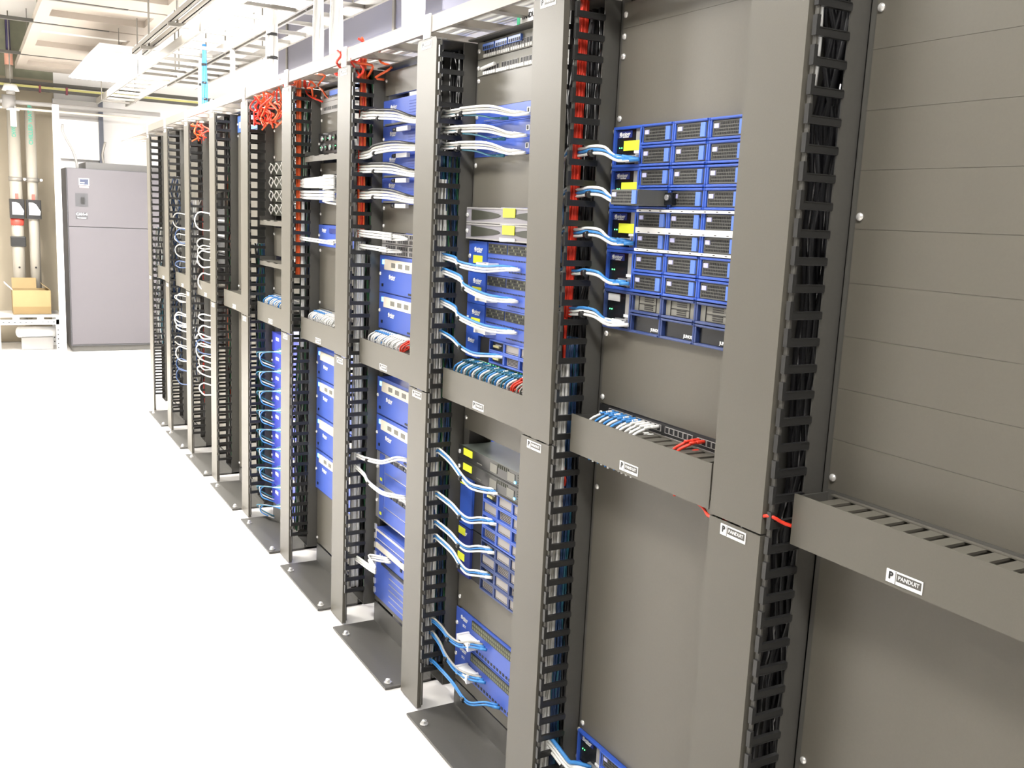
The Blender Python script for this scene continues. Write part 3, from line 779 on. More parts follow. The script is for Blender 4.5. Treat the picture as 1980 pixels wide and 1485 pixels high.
# R5..R8: bare panels and a few devices
for k, zs in ((5, ((.10, .99), (1.085, 1.90))), (6, ((1.60, 1.9), (.10, .70))), (7, ((1.3, 1.8), (.1, .6))), (8, ((1.3, 1.99), (.10, .55)))):
    for j, (a, b) in enumerate(zs):
        blank(k, a, b, f'{"upper" if a > .9 else "lower"} plain blanking panel in the {NTH[k+1]} bay from the right', 0)
t, H = panel_box(5, 1.905, 1.9, 'network_switch', 'pale blue switch at the top of the seventh bay', 'network equipment', None, blueL)
MB().box(-.2, .2, -.007, -.004, .02, .05).build('port_block', white, t)
for k in (6, 7):
    for i in range(4):
        t, H = panel_box(k, 1.17+i*.085-(.02 if k == 7 else 0), 1.8, 'network_switch', f'{["lowest","second lowest","third lowest","highest"][i]} of four far dark switches hung with white cords, {NTH[k+1]} bay', 'network equipment', 'far dark switches hung with white cords', void)
        MB().box(-.2, .2, -.007, -.004, .01, .02).build('port_block', greyl, t)

# ================================================================ CORDS FROM DEVICES INTO THE MANAGERS
def devcord(k, y0, z0, y1, z1, cols, label, group, sag=.0, xs=.10, xm=.052, r=.0030, down=-.16, spread=.0072, tieat=.60, plug=None):
    """cords from a device port (y0,z0) to the finger opening (y1,z1) of the manager on the far side of rack k"""
    z1 = .13+(round((z1-.13)/U-.62)+.62)*U if z1 < 1.9 else z1
    for i, c in enumerate(cols):
        oy = (i-(len(cols)-1)/2)*max(spread, 2.2*r); ox = -abs(oy)*.35; b = k*PIT; L = y1-y0
        pts = [(xs, b+y0+oy*1.8, z0+oy*.3), (xs-.022+ox, b+y0+.03+oy, z0+oy*.8), (xm+.012+ox, b+y0+L*.38, z0+(z1-z0)*.28-sag+oy), (xm, b+y0+L*tieat, z0+(z1-z0)*.58-sag*.9+oy),
               (xm-.004, b+y0+L*.80, z0+(z1-z0)*.84-sag*.3+oy), (xm-.008, b+max(y1, .664), z1+oy), (xm-.010, b+max(y1, .664)+.03, z1+oy), (xm-.005+oy, b+max(y1, .664)+.055+oy, z1+down*.25), (xm+.01+oy, b+max(y1, .664)+.065+oy, z1+down)]
        t = cord('patch_cable', pts, c, label.format(c), group, r=r, plugcol=plug or c)
        if i == 0 and tieat:
            o = obj('tie', TIE, t, Vector(pts[3])-Vector(pts[0])); o.rotation_euler = (0, 0, PI/2)
for i in range(5):
    nm = ['topmost', 'second', 'third', 'fourth', 'lowest'][i]; z = cz-(i+1)*2*U
    cs = [('white', 'blue', 'white'), ('white', 'blue', 'white'), ('white', 'blue', 'white'), ('white', 'blue'), ('white', 'white', 'blue')][i]
    devcord(0, .568, z+.018, .715, z+(.026 if i < 4 else .030), cs, '{} cord tied with black band, plugged into the '+nm+' module chassis of the stack', 'tied cord pairs on the module chassis stack', sag=-.012, plug='blue' if i < 4 else 'white', tieat=.62, r=.0034)
for nm, y0, z0, z1, xs in (('highest', .349, 1.784, 1.786, .098), ('middle', .359, 1.731, 1.742, .098), ('lowest', .361, 1.688, 1.701, .098)):
    devcord(1, y0, z0, .70, z1, ('white', 'grey', 'white'), '{} cord crossing the '+nm+' of the three thin blue switches', 'cords over the thin blue switches', sag=-.012, xs=xs, tieat=.78, r=.0034)
    devcord(1, y0+.1, z0-.006, .70, z1-.006, ('teal',), '{} cord crossing the '+nm+' of the three thin blue switches', 'cords over the thin blue switches', sag=-.004, xs=xs, tieat=.78)
for nm, y0, z0, y1, z1 in (('topmost', .362, 1.388, .69, 1.400), ('middle', .367, 1.305, .64, 1.365), ('bottom', .365, 1.222, .675, 1.285)):
    devcord(1, y0, z0, y1, z1, ('white', 'white', 'blue'), '{} cord drooping from the '+nm+' yellow-stickered blue appliance', 'cords on the yellow-stickered appliances', sag=.012, xs=.10, r=.0032, tieat=.75)
devcord(1, .43, 1.146, .672, 1.192, ('white', 'blue'), '{} cord drooping from the small four bay blue chassis', 'cords on the bay chassis', sag=.014, tieat=.62)
for nm, y0, z0, y1, z1 in (('bright blue tall chassis, upper port', .42, .766, .65, .825), ('bright blue tall chassis, lower port', .43, .675, .635, .712),
                           ('dull blue tall chassis, upper port', .435, .589, .635, .622), ('dull blue tall chassis, lower port', .445, .512, .612, .556)):
    devcord(1, y0, z0, y1, z1, ('white', 'blue', 'white'), '{} cord drooping from the '+nm, 'cords on the bay chassis', sag=.018, tieat=.55)
for nm, z0, z1, y1 in (('upper', .300, .268, .672), ('lower', .198, .225, .690)):
    devcord(1, .458, z0-.012, y1, z1+.03, ('blue', 'blue', 'grey'), '{} cord from the '+nm+' blue switch near the floor', 'cords on the floor level switches', sag=.02, down=.10, tieat=.62)
devcord(1, .36, .150, .60, .165, ('blue', 'blue'), '{} cord hanging lowest near the floor in the bay of the white plug blocks', 'cords on the floor level switches', sag=.03, down=.12, tieat=.5)
for i, (z0, y1) in enumerate(((1.812, .66), (1.728, .70), (1.648, .70), (1.566, .70))):
    devcord(2, .30, z0, y1, z0+(.022 if i == 0 else .004), ('white', 'white', 'grey', 'black'), '{} cord looping over the '+['topmost', 'second', 'third', 'lowest'][i]+' blue unit with vent lines', 'cords over the units with vent lines', sag=-.010, r=.0042, tieat=.72)
    t = thing('serial_adapter', 'white cord adapter clipped to the '+['topmost', 'second', 'third', 'lowest'][i]+' unit with vent lines', 'adapter', (.088, 2*PIT+.43, z0-.022), ROT, 'white adapters on the units with vent lines')
    MB().box(-.045, .045, -.006, .006, -.007, .007).build('shell', white, t); MB().cyl((-.05, 0, 0), (-.03, 0, 0), .007, 8).build('strain_relief', plastic, t)
for z0, z1, y1, l in ((.704, .668, .70, 'upper'), (.572, .582, .68, 'lower')):
    devcord(2, .36, z0, y1, z1, ('white', 'white'), '{} cord crossing the '+l+' silver edged card chassis', 'white cords over silver edged chassis', sag=.02, r=.004, tieat=.7)
devcord(2, .50, .302, .74, .262, ('white', 'white', 'white'), '{} cord plugged into the large blue card frame', 'white cords on the large blue card frame', sag=.0, down=.09, r=.0038, tieat=0)
devcord(2, .42, 1.44, .68, 1.448, ('white', 'white', 'white'), '{} cord entering the upper light grey port strip', 'cords on the light grey port strips', sag=0, r=.004, tieat=0)
devcord(2, .46, 1.395, .70, 1.400, ('white', 'white'), '{} cord entering the lower light grey port strip', 'cords on the light grey port strips', sag=0, r=.004, tieat=0)
for i, z0 in enumerate((1.635, 1.60, 1.555)):
    devcord(3, .30, z0, .70, z0+.004, ('white', 'white', 'white'), '{} thick cord over the pale switches, '+['upper', 'middle', 'lower'][i]+' bunch', 'thick cords over the pale switches', sag=-.006, r=.0055, tieat=0, down=.03)
devcord(3, .30, 1.405, .60, 1.400, ('white', 'white'), '{} cord across the lone blue switch', 'cords across the lone blue switch', sag=.005, r=.004, tieat=0)
for i in range(9):
    z = .94-(i+1)*2.12*U; b_ = 4*PIT
    for j, c_ in enumerate(('blue', 'white', 'teal')):
        o_ = j*.012; zb = max(z-.075+o_, .03)
        cord('patch_cable', [(.104, b_+.47, z+.008+o_), (.075, b_+.53, z+.008), (.052-o_, b_+.60+o_, z-.006), (.045, b_+.635+o_, z-.035), (.052, b_+.625+o_, zb+.01), (.075, b_+.60, zb), (.10, b_+.585, zb-.01)], c_,
             c_+' cord loop at the '+['first', 'second', 'third', 'fourth', 'fifth', 'sixth', 'seventh', 'eighth', 'ninth'][i]+' plain blue unit below the fifth tray', 'cord loops beside the column of plain blue units', r=.003)
for k in (6, 7):
    for i in range(16):
        z = .46+i*.062+random.uniform(-.02, .02)
        if .95 < z < 1.08: continue
        b_ = k*PIT; ry = random.uniform(.56, .66); dz = random.uniform(.03, .10)*random.choice((1, -1, -1)); c_ = random.choice(('white', 'grey', 'white', 'navy', 'grey'))
        cord('patch_cable', [(.10, b_+.42, z), (.07, b_+.50, z-.004), (.045, b_+ry-.02, z), (.03, b_+ry+.02, z+dz*.3), (.03, b_+ry+.025, z+dz*.7), (.045, b_+ry-.03, z+dz), (.075, b_+.50, z+dz*.95), (.105, b_+.44, z+dz*.9)], c_,
             c_+' cord loop hanging in the '+NTH[k+1]+' bay from the right', f'far cord loops in the {NTH[k+1]} bay', r=.004)
# foot of the second bay: white cords to the chassis cut by the frame
devcord(0, .56, .215, .70, .262, ('white', 'white', 'white', 'blue'), '{} thick cord at the bottom picture edge running to the lowest blue chassis', 'thick cords at the bottom picture edge', sag=.01, r=.005, tieat=.5)
cord('fibre_cable', [(.075, .30, .990), (.060, .22, .985), (.030, .16, .985), (.018, .08, 1.005), (.004, -.008, 1.040), (.030, -.024, 1.028), (.062, -.06, 1.018), (.070, -.25, 1.015)], 'red', 'single bright red cord passing behind the nearest cover into the empty tray', None, r=.0032, pl=False)

# ================================================================ CORD BUNDLES INSIDE THE VERTICAL MANAGERS
bundle(0, ['black'], 14, .12, 1.98, .060, .150, .045, .014, 'loose black cords far inside the nearest cable manager', r=.006, wob=.012)
bundle(0, ['white'], 2, 1.74, 1.99, .030, .060, .004, .004, 'two thin white cords at the top of the nearest cable manager')
bundle(1, ['red'], 14, 1.30, 2.03, .018, .046, .007, .010, 'thick bright red cord bundle in the manager left of the module chassis stack', r=.0035, wob=.002)
bundle(1, ['red'], 3, 1.10, 1.31, .018, .040, .004, .003, 'thin lower tail of the bright red cord bundle', r=.0032, wob=.002)
bundle(1, ['white', 'grey', 'white'], 14, .12, 1.20, .012, .034, .006, .016, 'off-white cord bundle in the manager left of the module chassis stack', r=.0035, wob=.003)
bundle(1, ['navy', 'teal', 'navy', 'blue', 'navy', 'black'], 24, .12, 1.25, .035, .075, .022, .014, 'dark blue cord bundle in the manager left of the module chassis stack', wob=.004)
bundle(1, ['red'], 3, .80, .96, .03, .055, .012, .008, 'short loose red cords just below the second cable tray', wob=.012)
bundle(1, ['black'], 26, .12, 2.0, .06, .115, .045, .040, 'dark cord mass at the back of the manager left of the module chassis stack', r=.0055, wob=.008)
bundle(2, ['white', 'grey', 'grey'], 13, .14, 1.62, .012, .036, .006, .014, 'off-white cord bundle in the manager left of the yellow-stickered appliances', r=.0036, wob=.003)
bundle(2, ['navy', 'teal', 'black', 'green', 'navy', 'grey'], 34, .14, 1.70, .04, .075, .035, .030, 'dark blue and green cord mass in the manager left of the yellow-stickered appliances', wob=.006)
bundle(2, ['black'], 22, .12, 2.0, .06, .125, .045, .035, 'black cord mass at the back of the manager left of the yellow-stickered appliances', r=.006, wob=.008)
bundle(3, ['red', 'orange'], 10, 1.42, 2.06, .016, .052, .006, .011, 'orange-red cord bundle in the manager left of the units with vent lines', r=.0045, wob=.002)
bundle(3, ['white', 'grey', 'white'], 15, .14, 1.45, .012, .045, .006, .020, 'off-white cord bundle in the manager left of the units with vent lines', r=.0038, wob=.003)
bundle(3, ['black', 'black', 'green', 'navy'], 34, .12, 2.0, .06, .105, .045, .030, 'dark cord mass in the manager left of the units with vent lines', r=.0055, wob=.008)
bundle(4, ['orange', 'red'], 6, 1.25, 2.05, .012, .036, .004, .008, 'thin orange cord strip in the manager left of the fourth bay', r=.0045, wob=.001)
bundle(4, ['white'], 6, .95, 1.60, .012, .056, .008, .006, 'white cord strip in the manager left of the fourth bay', r=.004, wob=.002)
bundle(4, ['black', 'navy', 'green'], 34, .14, 2.0, .06, .108, .045, .026, 'dark cord mass in the manager left of the fourth bay', r=.0055, wob=.008)
bundle(4, ['black', 'grey', 'green'], 12, .14, .95, .03, .05, .012, .02, 'loose dark cords low in the manager left of the fourth bay', wob=.012)
bundle(5, ['black', 'navy', 'teal', 'green'], 30, .2, 1.35, .06, .090, .04, .03, 'navy cord mass in the manager beside the hanging red tangle', r=.005, wob=.008)
bundle(5, ['black', 'green'], 10, 1.3, 2.0, .06, .12, .04, .012, 'dark green cords high in the manager beside the hanging red tangle', r=.005, wob=.006)
bundle(6, ['black', 'grey', 'black', 'green', 'orange'], 14, .14, 1.98, .05, .095, .035, .02, 'thin mixed cords in the seventh manager from the right', r=.0045, wob=.008)
bundle(7, ['red', 'black', 'black'], 16, .2, 2.0, .05, .108, .03, .015, 'dark red cords in the eighth manager from the right', r=.005, wob=.008)
bundle(7, ['white', 'navy', 'grey'], 9, .45, 1.55, .04, .045, .02, .02, 'tangled white and navy cords in the eighth manager from the right', r=.004, wob=.02)
bundle(8, ['white', 'navy', 'black', 'grey'], 18, .35, 1.7, .04, .07, .02, .03, 'tangled white and blue cords in the ninth manager from the right', r=.004, wob=.02)
bundle(8, ['black'], 16, .14, 1.3, .05, .11, .03, .015, 'black cords at the back of the ninth manager from the right', r=.006, wob=.008)
bundle(9, ['grey', 'white', 'black', 'teal'], 12, .5, 1.35, .04, .07, .02, .03, 'tangled pale cords in the last manager of the row', r=.004, wob=.02)

# ================================================================ OVERHEAD: LADDER ON THE RACKS, TRAYS, DROPS
t = thing('cable_ladder', 'long pale steel cable ladder lying on top of the whole rack row', 'cable ladder', (0, 0, 2.022))
railp = mat('pale_tray_steel', (.25, .225, .195), .4, .1)
for x in (0.0, .29): MB().box(x, x+.010, -1.2, 7.69, 0, .044).build('side_rail', railp, t)
for i in range(38): MB().box(.010, .290, -1.0+i*.23, -.965+i*.23, .004, .024).build('rung', railp, t)
for k in range(10):
    m = MB(); m.box(-.004, 0, k*PIT+.04, k*PIT+.085, -.012, .050); m.box(-.004, .05, k*PIT+.04, k*PIT+.085, -.015, -.011); m.build('bracket', white, t)
def lay(name, y0, y1, x, z, col, n, label, r=.006):
    m = MB(); 
    for i in range(n):
        a = random.uniform(-.05, .05); b = random.uniform(0, .03)
        m.tube([(x+a+random.uniform(-.01, .01), y0+(y1-y0)*j/8, z+b+random.uniform(0, .006)) for j in range(9)], r, 5, 0, sub=1)
    tag(m.build(name, [CC[col]]), label, 'cable', None, 'stuff')
lay('cable_bundle', -.9, 7.4, .15, 2.056, 'white', 14, 'white cords lying along the ladder on top of the racks')
def tray(x0, x1, y0, y1, z, label, step=.30, off=0):
    t = thing('cable_tray', label, 'cable tray', (0, 0, z), 0, 'ceiling hung ladder trays'); h = .055
    MB().box(x0, x0+.014, y0, y1, 0, h).build('side_rail', galv, t); MB().box(x1-.014, x1, y0, y1, 0, h).build('side_rail', galv, t)
    for i in range(int((y1-y0)/step)): MB().box(x0+.014, x1-.014, y0+.1+i*step, y0+.13+i*step, .005, .022).build('rung', galv, t)
    for i in range(5):
        for x in (x0-.006, x1+.006): MB().cyl((x, y0+.5+off+i*(y1-y0-1)/4, 0), (0, 0, 3.3-z), .005, 6).build('hanger_rod', galv, t)
tray(.0, .28, -.4, 9.3, 2.45, 'left one of two ladder trays hung above the racks')
tray(.300, .52, -.4, 7.2, 2.45, 'right one of two ladder trays hung above the racks', off=.12)
t = thing('strut_channel', 'pair of long steel struts hung along the right edge of the ceiling panels', 'strut', (0, 0, 2.45))
for x in (-.19, -.13):
    m = MB(); m.box(x, x+.022, 2.6, 5.6, 0, .004); m.box(x, x+.003, 2.6, 5.6, 0, .03); m.box(x+.019, x+.022, 2.6, 5.6, 0, .03); m.build('channel', galv, t)
for y in (3.4, 4.3, 5.2):
    MB().cyl((-.15, y, 0), (0, 0, .85), .006, 6).build('hanger_rod', galv, t); MB().box(-.20, -.09, y-.015, y+.015, -.02, .0).build('cross_bar', galv, t)
def drop(x, y, z0, z1, col, label, r, ties, group='cord bundles dropping from the ceiling trays'):
    t = thing('cable_drop', label, 'cable', (x, y, z0), 0, group); m = MB()
    for i in range(7):
        a = i*PI/3; rr = 0 if i == 6 else r*.62
        m.tube([(rr*math.cos(a)+.004*math.sin(j+i), rr*math.sin(a), (z1-z0)*j/5) for j in range(6)], r*.42, 6, sub=2)
    m.build('cord_group', CC[col], t)
    for h in ties: MB().cyl((0, 0, h), (0, 0, .014), r*1.12, 12).build('tie', plastic, t)
drop(.20, 5.33, 2.08, 2.52, 'blue', 'blue cord bundle with black ties dropping from the tray onto the racks', .016, (.10, .20, .31))
drop(.20, 5.45, 2.08, 2.50, 'white', 'single white cord bundle beside the blue drop', .012, (.2,))
drop(.19, 3.73, 2.08, 2.62, 'white', 'thick white cord bundle dropping above the red cord tangle', .026, (.16, .27))
drop(.15, 1.90, 2.06, 2.62, 'white', 'thickest white cord bundle dropping onto the nearer racks', .036, (.02, .045, .18))
drop(.17, 2.95, 2.07, 2.55, 'white', 'white glare streak shaped as a cord bundle between the two thick white drops, left one', .020, ())  # upright streak of glare, built as white cords
drop(.17, 2.72, 2.07, 2.50, 'white', 'white glare streak shaped as a cord bundle between the two thick white drops, right one', .024, ())  # second glare streak, likewise shaped as white cords
t = thing('support_post', 'grey vertical post between the rack ladder and the ceiling trays', 'post', (.28, 4.92, 2.07)); MB().box(-.012, .012, -.012, .012, 0, .38).build('channel', greyl, t); MB().box(-.03, .03, -.03, .03, 0, .006).build('foot_plate', greyl, t)
t = thing('air_duct', 'big lavender grey air duct hung behind the ladder trays', 'duct', (1.25, 4.9, 2.50)); ductm = mat('lavender_grey_duct', (.22, .22, .28), .5, .1)
MB().box(-.35, .30, -1.6, 1.5, 0, .42).build('duct_run', ductm, t, bevel=.01)
for y in (-1.0, 0, 1.0): MB().frame(-.36, .31, -.01, .43, y-.015, y+.015, .012).build('flange', galv, t)
# red tangles
def tangle(cx, cy, z0, z1, n, label, wx=.05, wy=.14):
    m = MB()
    for i in range(n):
        y = cy+random.uniform(-wy, wy); x = cx+random.uniform(-wx, wx); pts = []
        for j in range(7):
            f = j/6; pts.append((x+random.uniform(-.025, .025), y+random.uniform(-.05, .05)*1.2, z1+(z0-z1)*f+random.uniform(-.015, .015)))
        m.tube(pts, .0042, 5, i % 2, sub=3)
    tag(m.build('cable_tangle', [CC['red'], CC['orange']]), label, 'cable', None, 'stuff')
tangle(.045, 4*PIT+.50, 1.885, 2.02, 16, 'hanging tangle of red cords under the rack ladder in the sixth bay', .03, .12)
tangle(.06, 4*PIT+.05, 1.96, 2.06, 8, 'loose red cords over the manager with the thin orange strip')
tangle(.05, 3*PIT+.05, 1.96, 2.08, 8, 'loose red cords over the manager left of the units with vent lines')
tangle(.05, 6*PIT+.60, 1.90, 1.99, 5, 'small far red cord loop under the rack ladder', .02, .08)
cord('fibre_cable', [(.06, 4*PIT+.02, 2.04), (.07, 3*PIT+.70, 1.98), (.10, 3*PIT+.60, 1.945)], 'red', 'single red cord running down to the light blue couplers', None, r=.004)
m = MB(); t = thing('name_sign', 'small white sign with green edge on top of the patch panels', 'sign', (.112, PIT+.375, 2.012), ROT)
MB().box(-.06, .08, -.002, .0, 0, .030).build('plate', white, t); MB().box(-.06, -.045, -.003, -.002, 0, .030).build('green_edge', mat('sign_green', (.05, .5, .25), .5), t); lettering('PANDUIT', .018, black, t, (.005, -.0025, .015), .0006)

# ================================================================ FAR END
cracm = mat('lavender_grey_cabinet', (.098, .091, .100), .5, noise=.02, scale=8)
t = thing('cooling_cabinet', 'tall grey computer room cooling cabinet at the end of the rack row', 'cooling unit', (.17, 9.45, 0))
MB().box(-.45, .55, 0, .8, .055, 1.835).build('body', mat('cabinet_side_grey', (.075, .075, .082), .5), t, bevel=.004)
MB().box(-.440, .545, -.012, 0, 1.262, 1.830).build('upper_door', cracm, t, bevel=.004); MB().box(-.440, .545, -.012, 0, .072, 1.256).build('lower_door', cracm, t, bevel=.004)
MB().box(-.44, .54, .02, .78, 0, .055).build('plinth', railm, t); MB().box(-.26, .54, .05, .75, 1.835, 1.900).build('top_collar', mat('collar_grey', (.10, .097, .095), .5), t)
q = MB().frame(-.335, -.240, 1.668, 1.738, -.018, -.012, .008).build('display', white, t); MB().box(-.327, -.248, -.0165, -.012, 1.676, 1.730).build('screen', mat('grey_blue_screen', (.05, .06, .10), .3), q); MB().box(-.32, -.285, -.018, -.0165, 1.690, 1.698).build('screen_text', white, q)
MB().box(-.330, -.245, -.014, -.012, 1.645, 1.660).build('red_tag', mat('red_tag', (.6, .3, .28), .5), t)
q = MB().box(-.372, -.255, -.015, -.012, 1.460, 1.590); q.build('switch_plate', mat('dark_grey_plate', (.06, .06, .065), .4), t); MB().box(-.32, -.29, -.03, -.015, 1.49, 1.55).build('isolator_switch', plastic, t)
MB().box(-.372, -.262, -.014, -.012, 1.335, 1.402).build('label_plate', mat('dark_grey_plate', (.1, .1, .1)), t); lettering('CAH-4', .036, white, t, (-.317, -.0145, 1.384), .0007); lettering('Terminator', .018, white, t, (-.317, -.0145, 1.349), .0002)
t = thing('flexible_conduit', 'grey flexible conduit rising from the top of the cooling cabinet', 'conduit', (0, 0, 0)); m = MB(); m.tube([(-.16, 9.6, 1.835), (-.17, 9.6, 1.92), (-.20, 9.62, 2.02), (-.25, 9.64, 2.12), (-.28, 9.65, 2.20), (-.275, 9.66, 2.26)], .012, 8); m.build('hose', greyl, t)
m = MB(); m.tube([(.10, 9.7, 1.90), (.09, 9.7, 1.99), (.12, 9.7, 2.12)], .012, 8); m.build('hose', galv, t)
t = thing('wall_panel', 'white electrical panel on the wall above the cooling cabinet', 'panel', (-.08, 10.20, 1.75)); MB().box(-.21, .21, 0, .09, .2, .60).build('door', white, t); MB().box(-.24, .22, 0, .09, .60, .80).build('header', mat('header_grey', (.36, .35, .34), .5), t)
t = thing('wall_pipe', 'dark vertical pipe above the right half of the cooling cabinet', 'pipe', (.14, 10.2, 1.9)); MB().box(-.022, .022, -.02, .08, 0, .75).build('pipe_run', mat('dark_bluegrey', (.10, .11, .14), .5), t)
struct('trim_2', MB().box(-.385, -.330, 9.36, 9.44, 0, 2.42), wallwhite)
struct('trim_3', MB().box(-1.5, 1.6, 10.15, 10.20, 2.665, 2.70), railm)
t = thing('strut_rail', 'dark double strut rail crossing the far wall under the ceiling panels', 'strut', (0, 10.1, 2.60)); MB().box(-1.5, 1.6, 0, .04, 0, .028).build('lower_rail', railm, t); MB().box(-1.5, 1.6, 0, .04, .028, .05).build('yellow_edge', mat('yellow_green_edge', (.5, .48, .18), .6), t)
for x in (-.45, -.2): MB().box(x, x+.02, -.01, .04, -.01, .06).build('clamp', mat('dark_red_clamp', (.2, .04, .06), .5), t)
t = thing('overhead_pipe', 'white horizontal pipe run below the dark strut rail', 'pipe', (0, 9.95, 2.46)); m = MB(); m.cyl((-1.6, 0, 0), (2.3, 0, 0), .022, 14); m.build('insulated_run', greyl, t)
m = MB(); m.cyl((-.735, 0, -.07), (0, 0, .13), .062, 16); m.build('tee', greyl, t); m = MB(); m.cyl((-.70, -.02, -.085), (0, 0, .02), .06, 16); m.build('collar', white, t); MB().cyl((-1.6, 0, -.06), (2.1, 0, -.0), .012, 8).build('small_pipe', offw, t)
t = thing('smoke_detector', 'white dome detector hung under the strut rail at the left edge', 'detector', (-.72, 9.8, 2.55)); MB().cyl((0, 0, 0), (0, 0, .06), .08, 18, r2=.055).build('dome', white, t); MB().cyl((0, 0, -.03), (0, 0, .03), .04, 14).build('base', greyl, t); MB().cyl((0, 0, .06), (0, 0, .69), .006, 6).build('hanger_rod', galv, t)
pipem = mat('cream_pipe_jacket', (.36, .335, .285), .55); greent = mat('green_pipe_text', (.05, .33, .24), .6)
for i, (x, lab, txt) in enumerate(((-.70, 'left insulated vertical pipe with round dial valve, red band and black strainer', 'CHWS'), (-.548, 'right insulated vertical pipe with round dial valve and tall green lettering', 'CHILLED WATER'))):
    t = thing('vertical_pipe', lab, 'pipe', (x, 10.0, .55), 0, 'vertical cooling pipes on the beige wall')
    MB().cyl((0, 0, -.3), (0, 0, 2.17), .058 if i == 0 else .050, 20).build('insulated_run', pipem, t)
    v = MB(); v.box(-.068, .068, -.085, .06, .76, .955); v.build('valve_body', plastic, t, bevel=.006)
    q = MB(); q.prism([(-.045, .80), (.055, .80), (.060, .84), (.02, .91), (-.01, .925), (-.045, .925)], -.095, -.085, 'y'); q.build('dial_plate', white, t)
    MB().box(-.014, .014, -.07, -.03, .955, 1.01).build('lever', mat('red_lever', (.65, .10, .08), .4), t)
    MB().cyl((0, 0, 1.135), (0, 0, .04), .066, 18).build('pipe_clamp', galv, t)
    MB().cyl((.078, -.05, 1.155), (0, -.03, 0), .014, 10).build('clamp_bolt', screwm, t)
    MB().cyl((0, -.05, .265), (0, -.012, 0), .010, 10).build('gauge_port', plastic, t)
    if i == 0:
        MB().cyl((0, 0, .69), (0, 0, .07), .060, 18, r2=.064).build('red_band', mat('red_band', (.55, .07, .05), .4), t)
        MB().cyl((0, 0, .58), (0, 0, .11), .055, 18, r2=.058).build('coupling', plastic, t); MB().box(-.07, .07, -.07, .06, .475, .58).build('strainer', plastic, t, bevel=.01)
        MB().cyl((.0, -.062, 1.67), (0, 0, .20), .030, 14).build('white_sleeve', white, t)
    me = text_mesh(txt, .052, .001).copy(); me.materials.clear(); me.materials.append(greent)
    g = obj('lettering', me, t, (0, -.062 if i == 0 else -.054, 1.62 if i == 0 else 1.70)); g.rotation_euler = (0, -PI/2, 0)
    if i == 0: g.scale = (.7, 1, 1)
# shelving, box and roll
t = thing('storage_rack', 'low white slotted angle storage rack on the floor by the pipes', 'shelf', (-.66, 9.50, 0))
MB().box(-.40, .30, 0, .50, .355, .365).build('shelf_board', mat('grey_board', (.5, .48, .45), .6), t)
q = MB(); q.box(-.40, .30, -.012, -.008, .275, .325, 0); [q.box(-.38+i*.05, -.362+i*.05, -.0128, -.012, .296, .304, 1) for i in range(13)]; q.build('front_rail', [white, void], t)
q = MB(); [q.box(-.36+i*.22, -.30+i*.22, -.01, .0, .325, .355) for i in range(3)]; q.box(-.40, .30, -.01, 0, .350, .368); q.build('spacer', white, t)
for x in (-.265, .265):
    for y in (-.012, .48):
        q = MB(); q.box(x-.016, x+.016, y, y+.004, 0, .36, 0); [q.box(x-.005, x+.005, y-.001, y, .03+i*.045, .045+i*.045, 1) for i in range(5)]; q.build('leg', [white, void], t)
card = mat('brown_cardboard', (.26, .185, .085), .8, noise=.05, scale=15); tape = mat('darker_cardboard_band', (.19, .13, .055), .8)
t = thing('cardboard_box', 'open brown cardboard box standing on the white storage rack', 'box', (-.615, 9.60, .369))
q = MB(); q.box(-.172, .172, 0, .004, 0, .24, 0); q.box(-.172, .172, .28, .284, 0, .24, 0); q.box(-.172, -.168, .004, .28, 0, .24, 0); q.box(.168, .172, .004, .28, 0, .24, 0); q.box(-.17, .17, .003, .28, 0, .004, 0); q.box(-.172, .172, -.001, 0, .0, .075, 1); q.build('carton', [card, tape], t)
q = MB(); q.prism([(.282, .24), (.286, .24), (.34, .34), (.336, .342)], -.165, .06, 'x'); q.build('rear_flap', card, t)
q = MB(); q.prism([(-.172, .24), (-.168, .24), (-.235, .31), (-.239, .308)], .02, .26, 'y'); q.build('left_flap', white, t)
q = MB(); q.prism([(.168, .24), (.172, .24), (.10, .30), (.096, .298)], .02, .26, 'y'); q.build('right_flap', card, t)
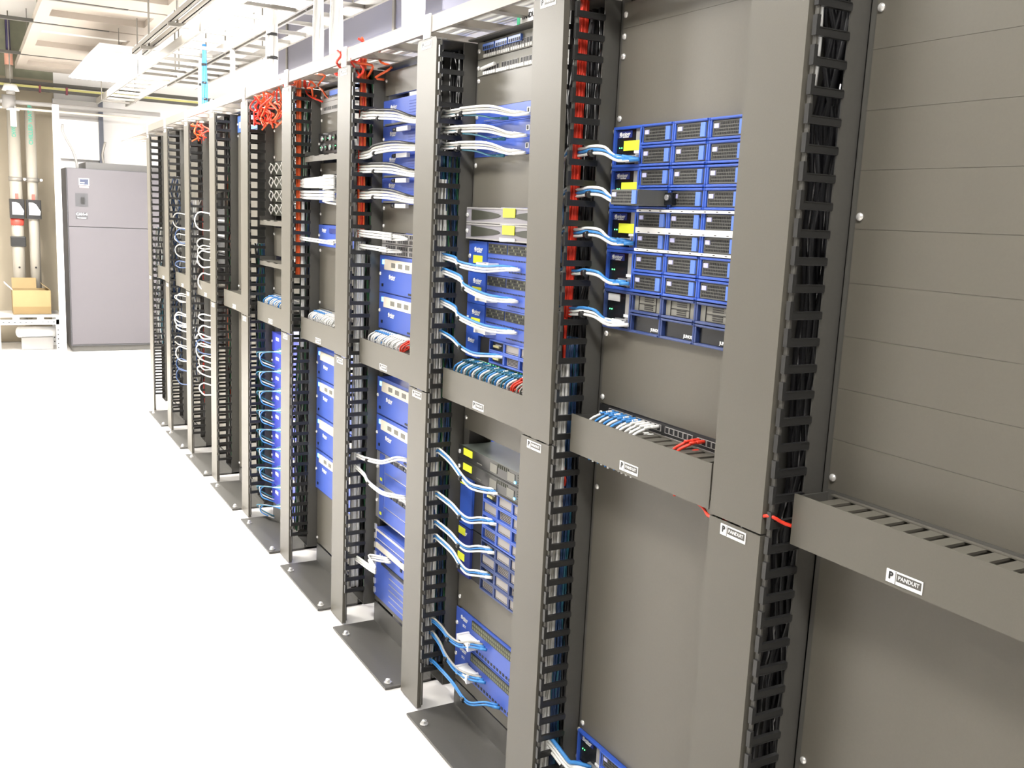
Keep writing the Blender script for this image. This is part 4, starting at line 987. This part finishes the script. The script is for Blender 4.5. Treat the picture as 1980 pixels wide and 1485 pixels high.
t = thing('white_roll', 'thick white rolled tube lying under the storage rack shelf', 'roll', (-.58, 9.72, .11)); q = MB(); q.cyl((-.16, 0, .065), (.33, 0, 0), .055, 20); q.dome((-.16, 0, .065), (-1, 0, 0), .055, .03, 20); q.build('roll', white, t); MB().box(-.14, .15, -.04, .04, -.11, .012).build('cradle', greyl, t)
# ceiling panels hanging over the aisle end
panelm = mat('cream_ceiling_light_housing', (.46, .41, .36), .5)
for i, (y0, y1) in enumerate(((4.6, 6.08), (6.12, 7.98), (8.02, 9.98))):
    if i == 1:
        pass
ys = [5.1, 6.09, 7.08, 8.95, 10.12]
for i in range(4):
    y0, y1 = ys[i]+.02, ys[i+1]-.02
    t = thing('ceiling_panel', ['nearest of the pale ceiling panels, mostly above the picture edge', 'second pale ceiling panel with a recessed trough', 'third pale ceiling panel beyond the recessed trough ones', 'farthest pale ceiling panel next to the dark strut rail'][i], 'ceiling panel', (-.27, 0, 2.80), 0, 'pale ceiling panels over the aisle end')
    q = MB(); D = y1-y0
    q.box(-.39, .39, y0, y0+D*.18, 0, .06); q.box(-.39, .39, y1-D*.35, y1, 0, .06); q.box(-.39, -.31, y0+D*.18, y1-D*.35, 0, .06); q.box(.33, .39, y0+D*.18, y1-D*.35, 0, .06); q.box(-.31, .33, y0+D*.18, y1-D*.35, .045, .055)
    q.build('housing', panelm, t)
    MB().box(-.31, .33, y0+D*.18, y0+D*.30, .02, .05).build('lens', white, t)
    for x in (-.3, .3): MB().cyl((x, (y0+y1)/2, .06), (0, 0, .44), .004, 6).build('hanger_rod', galv, t)
MB_ = MB(); 
for y in ys[:-1]: MB_.box(-.67, .13, y-.018, y+.018, -.004, .02)
MB_.build('grid_bar', railm, bpy.data.objects['ceiling_panel'])
t = thing('sprinkler_pipe', 'dark vertical pipe with pale red fitting at the upper left corner', 'pipe', (-.71, 10.2, 2.72)); MB().cyl((0, 0, .25), (0, 0, .33), .022, 12).build('drop_pipe', mat('dark_indigo_pipe', (.04, .03, .10), .5), t); MB().cyl((0, 0, .12), (0, 0, .14), .04, 14).build('fitting', mat('pale_red_fitting', (.75, .40, .30), .5), t); MB().cyl((0, 0, -.1), (0, 0, .22), .035, 12).build('lower_pipe', pipem, t)
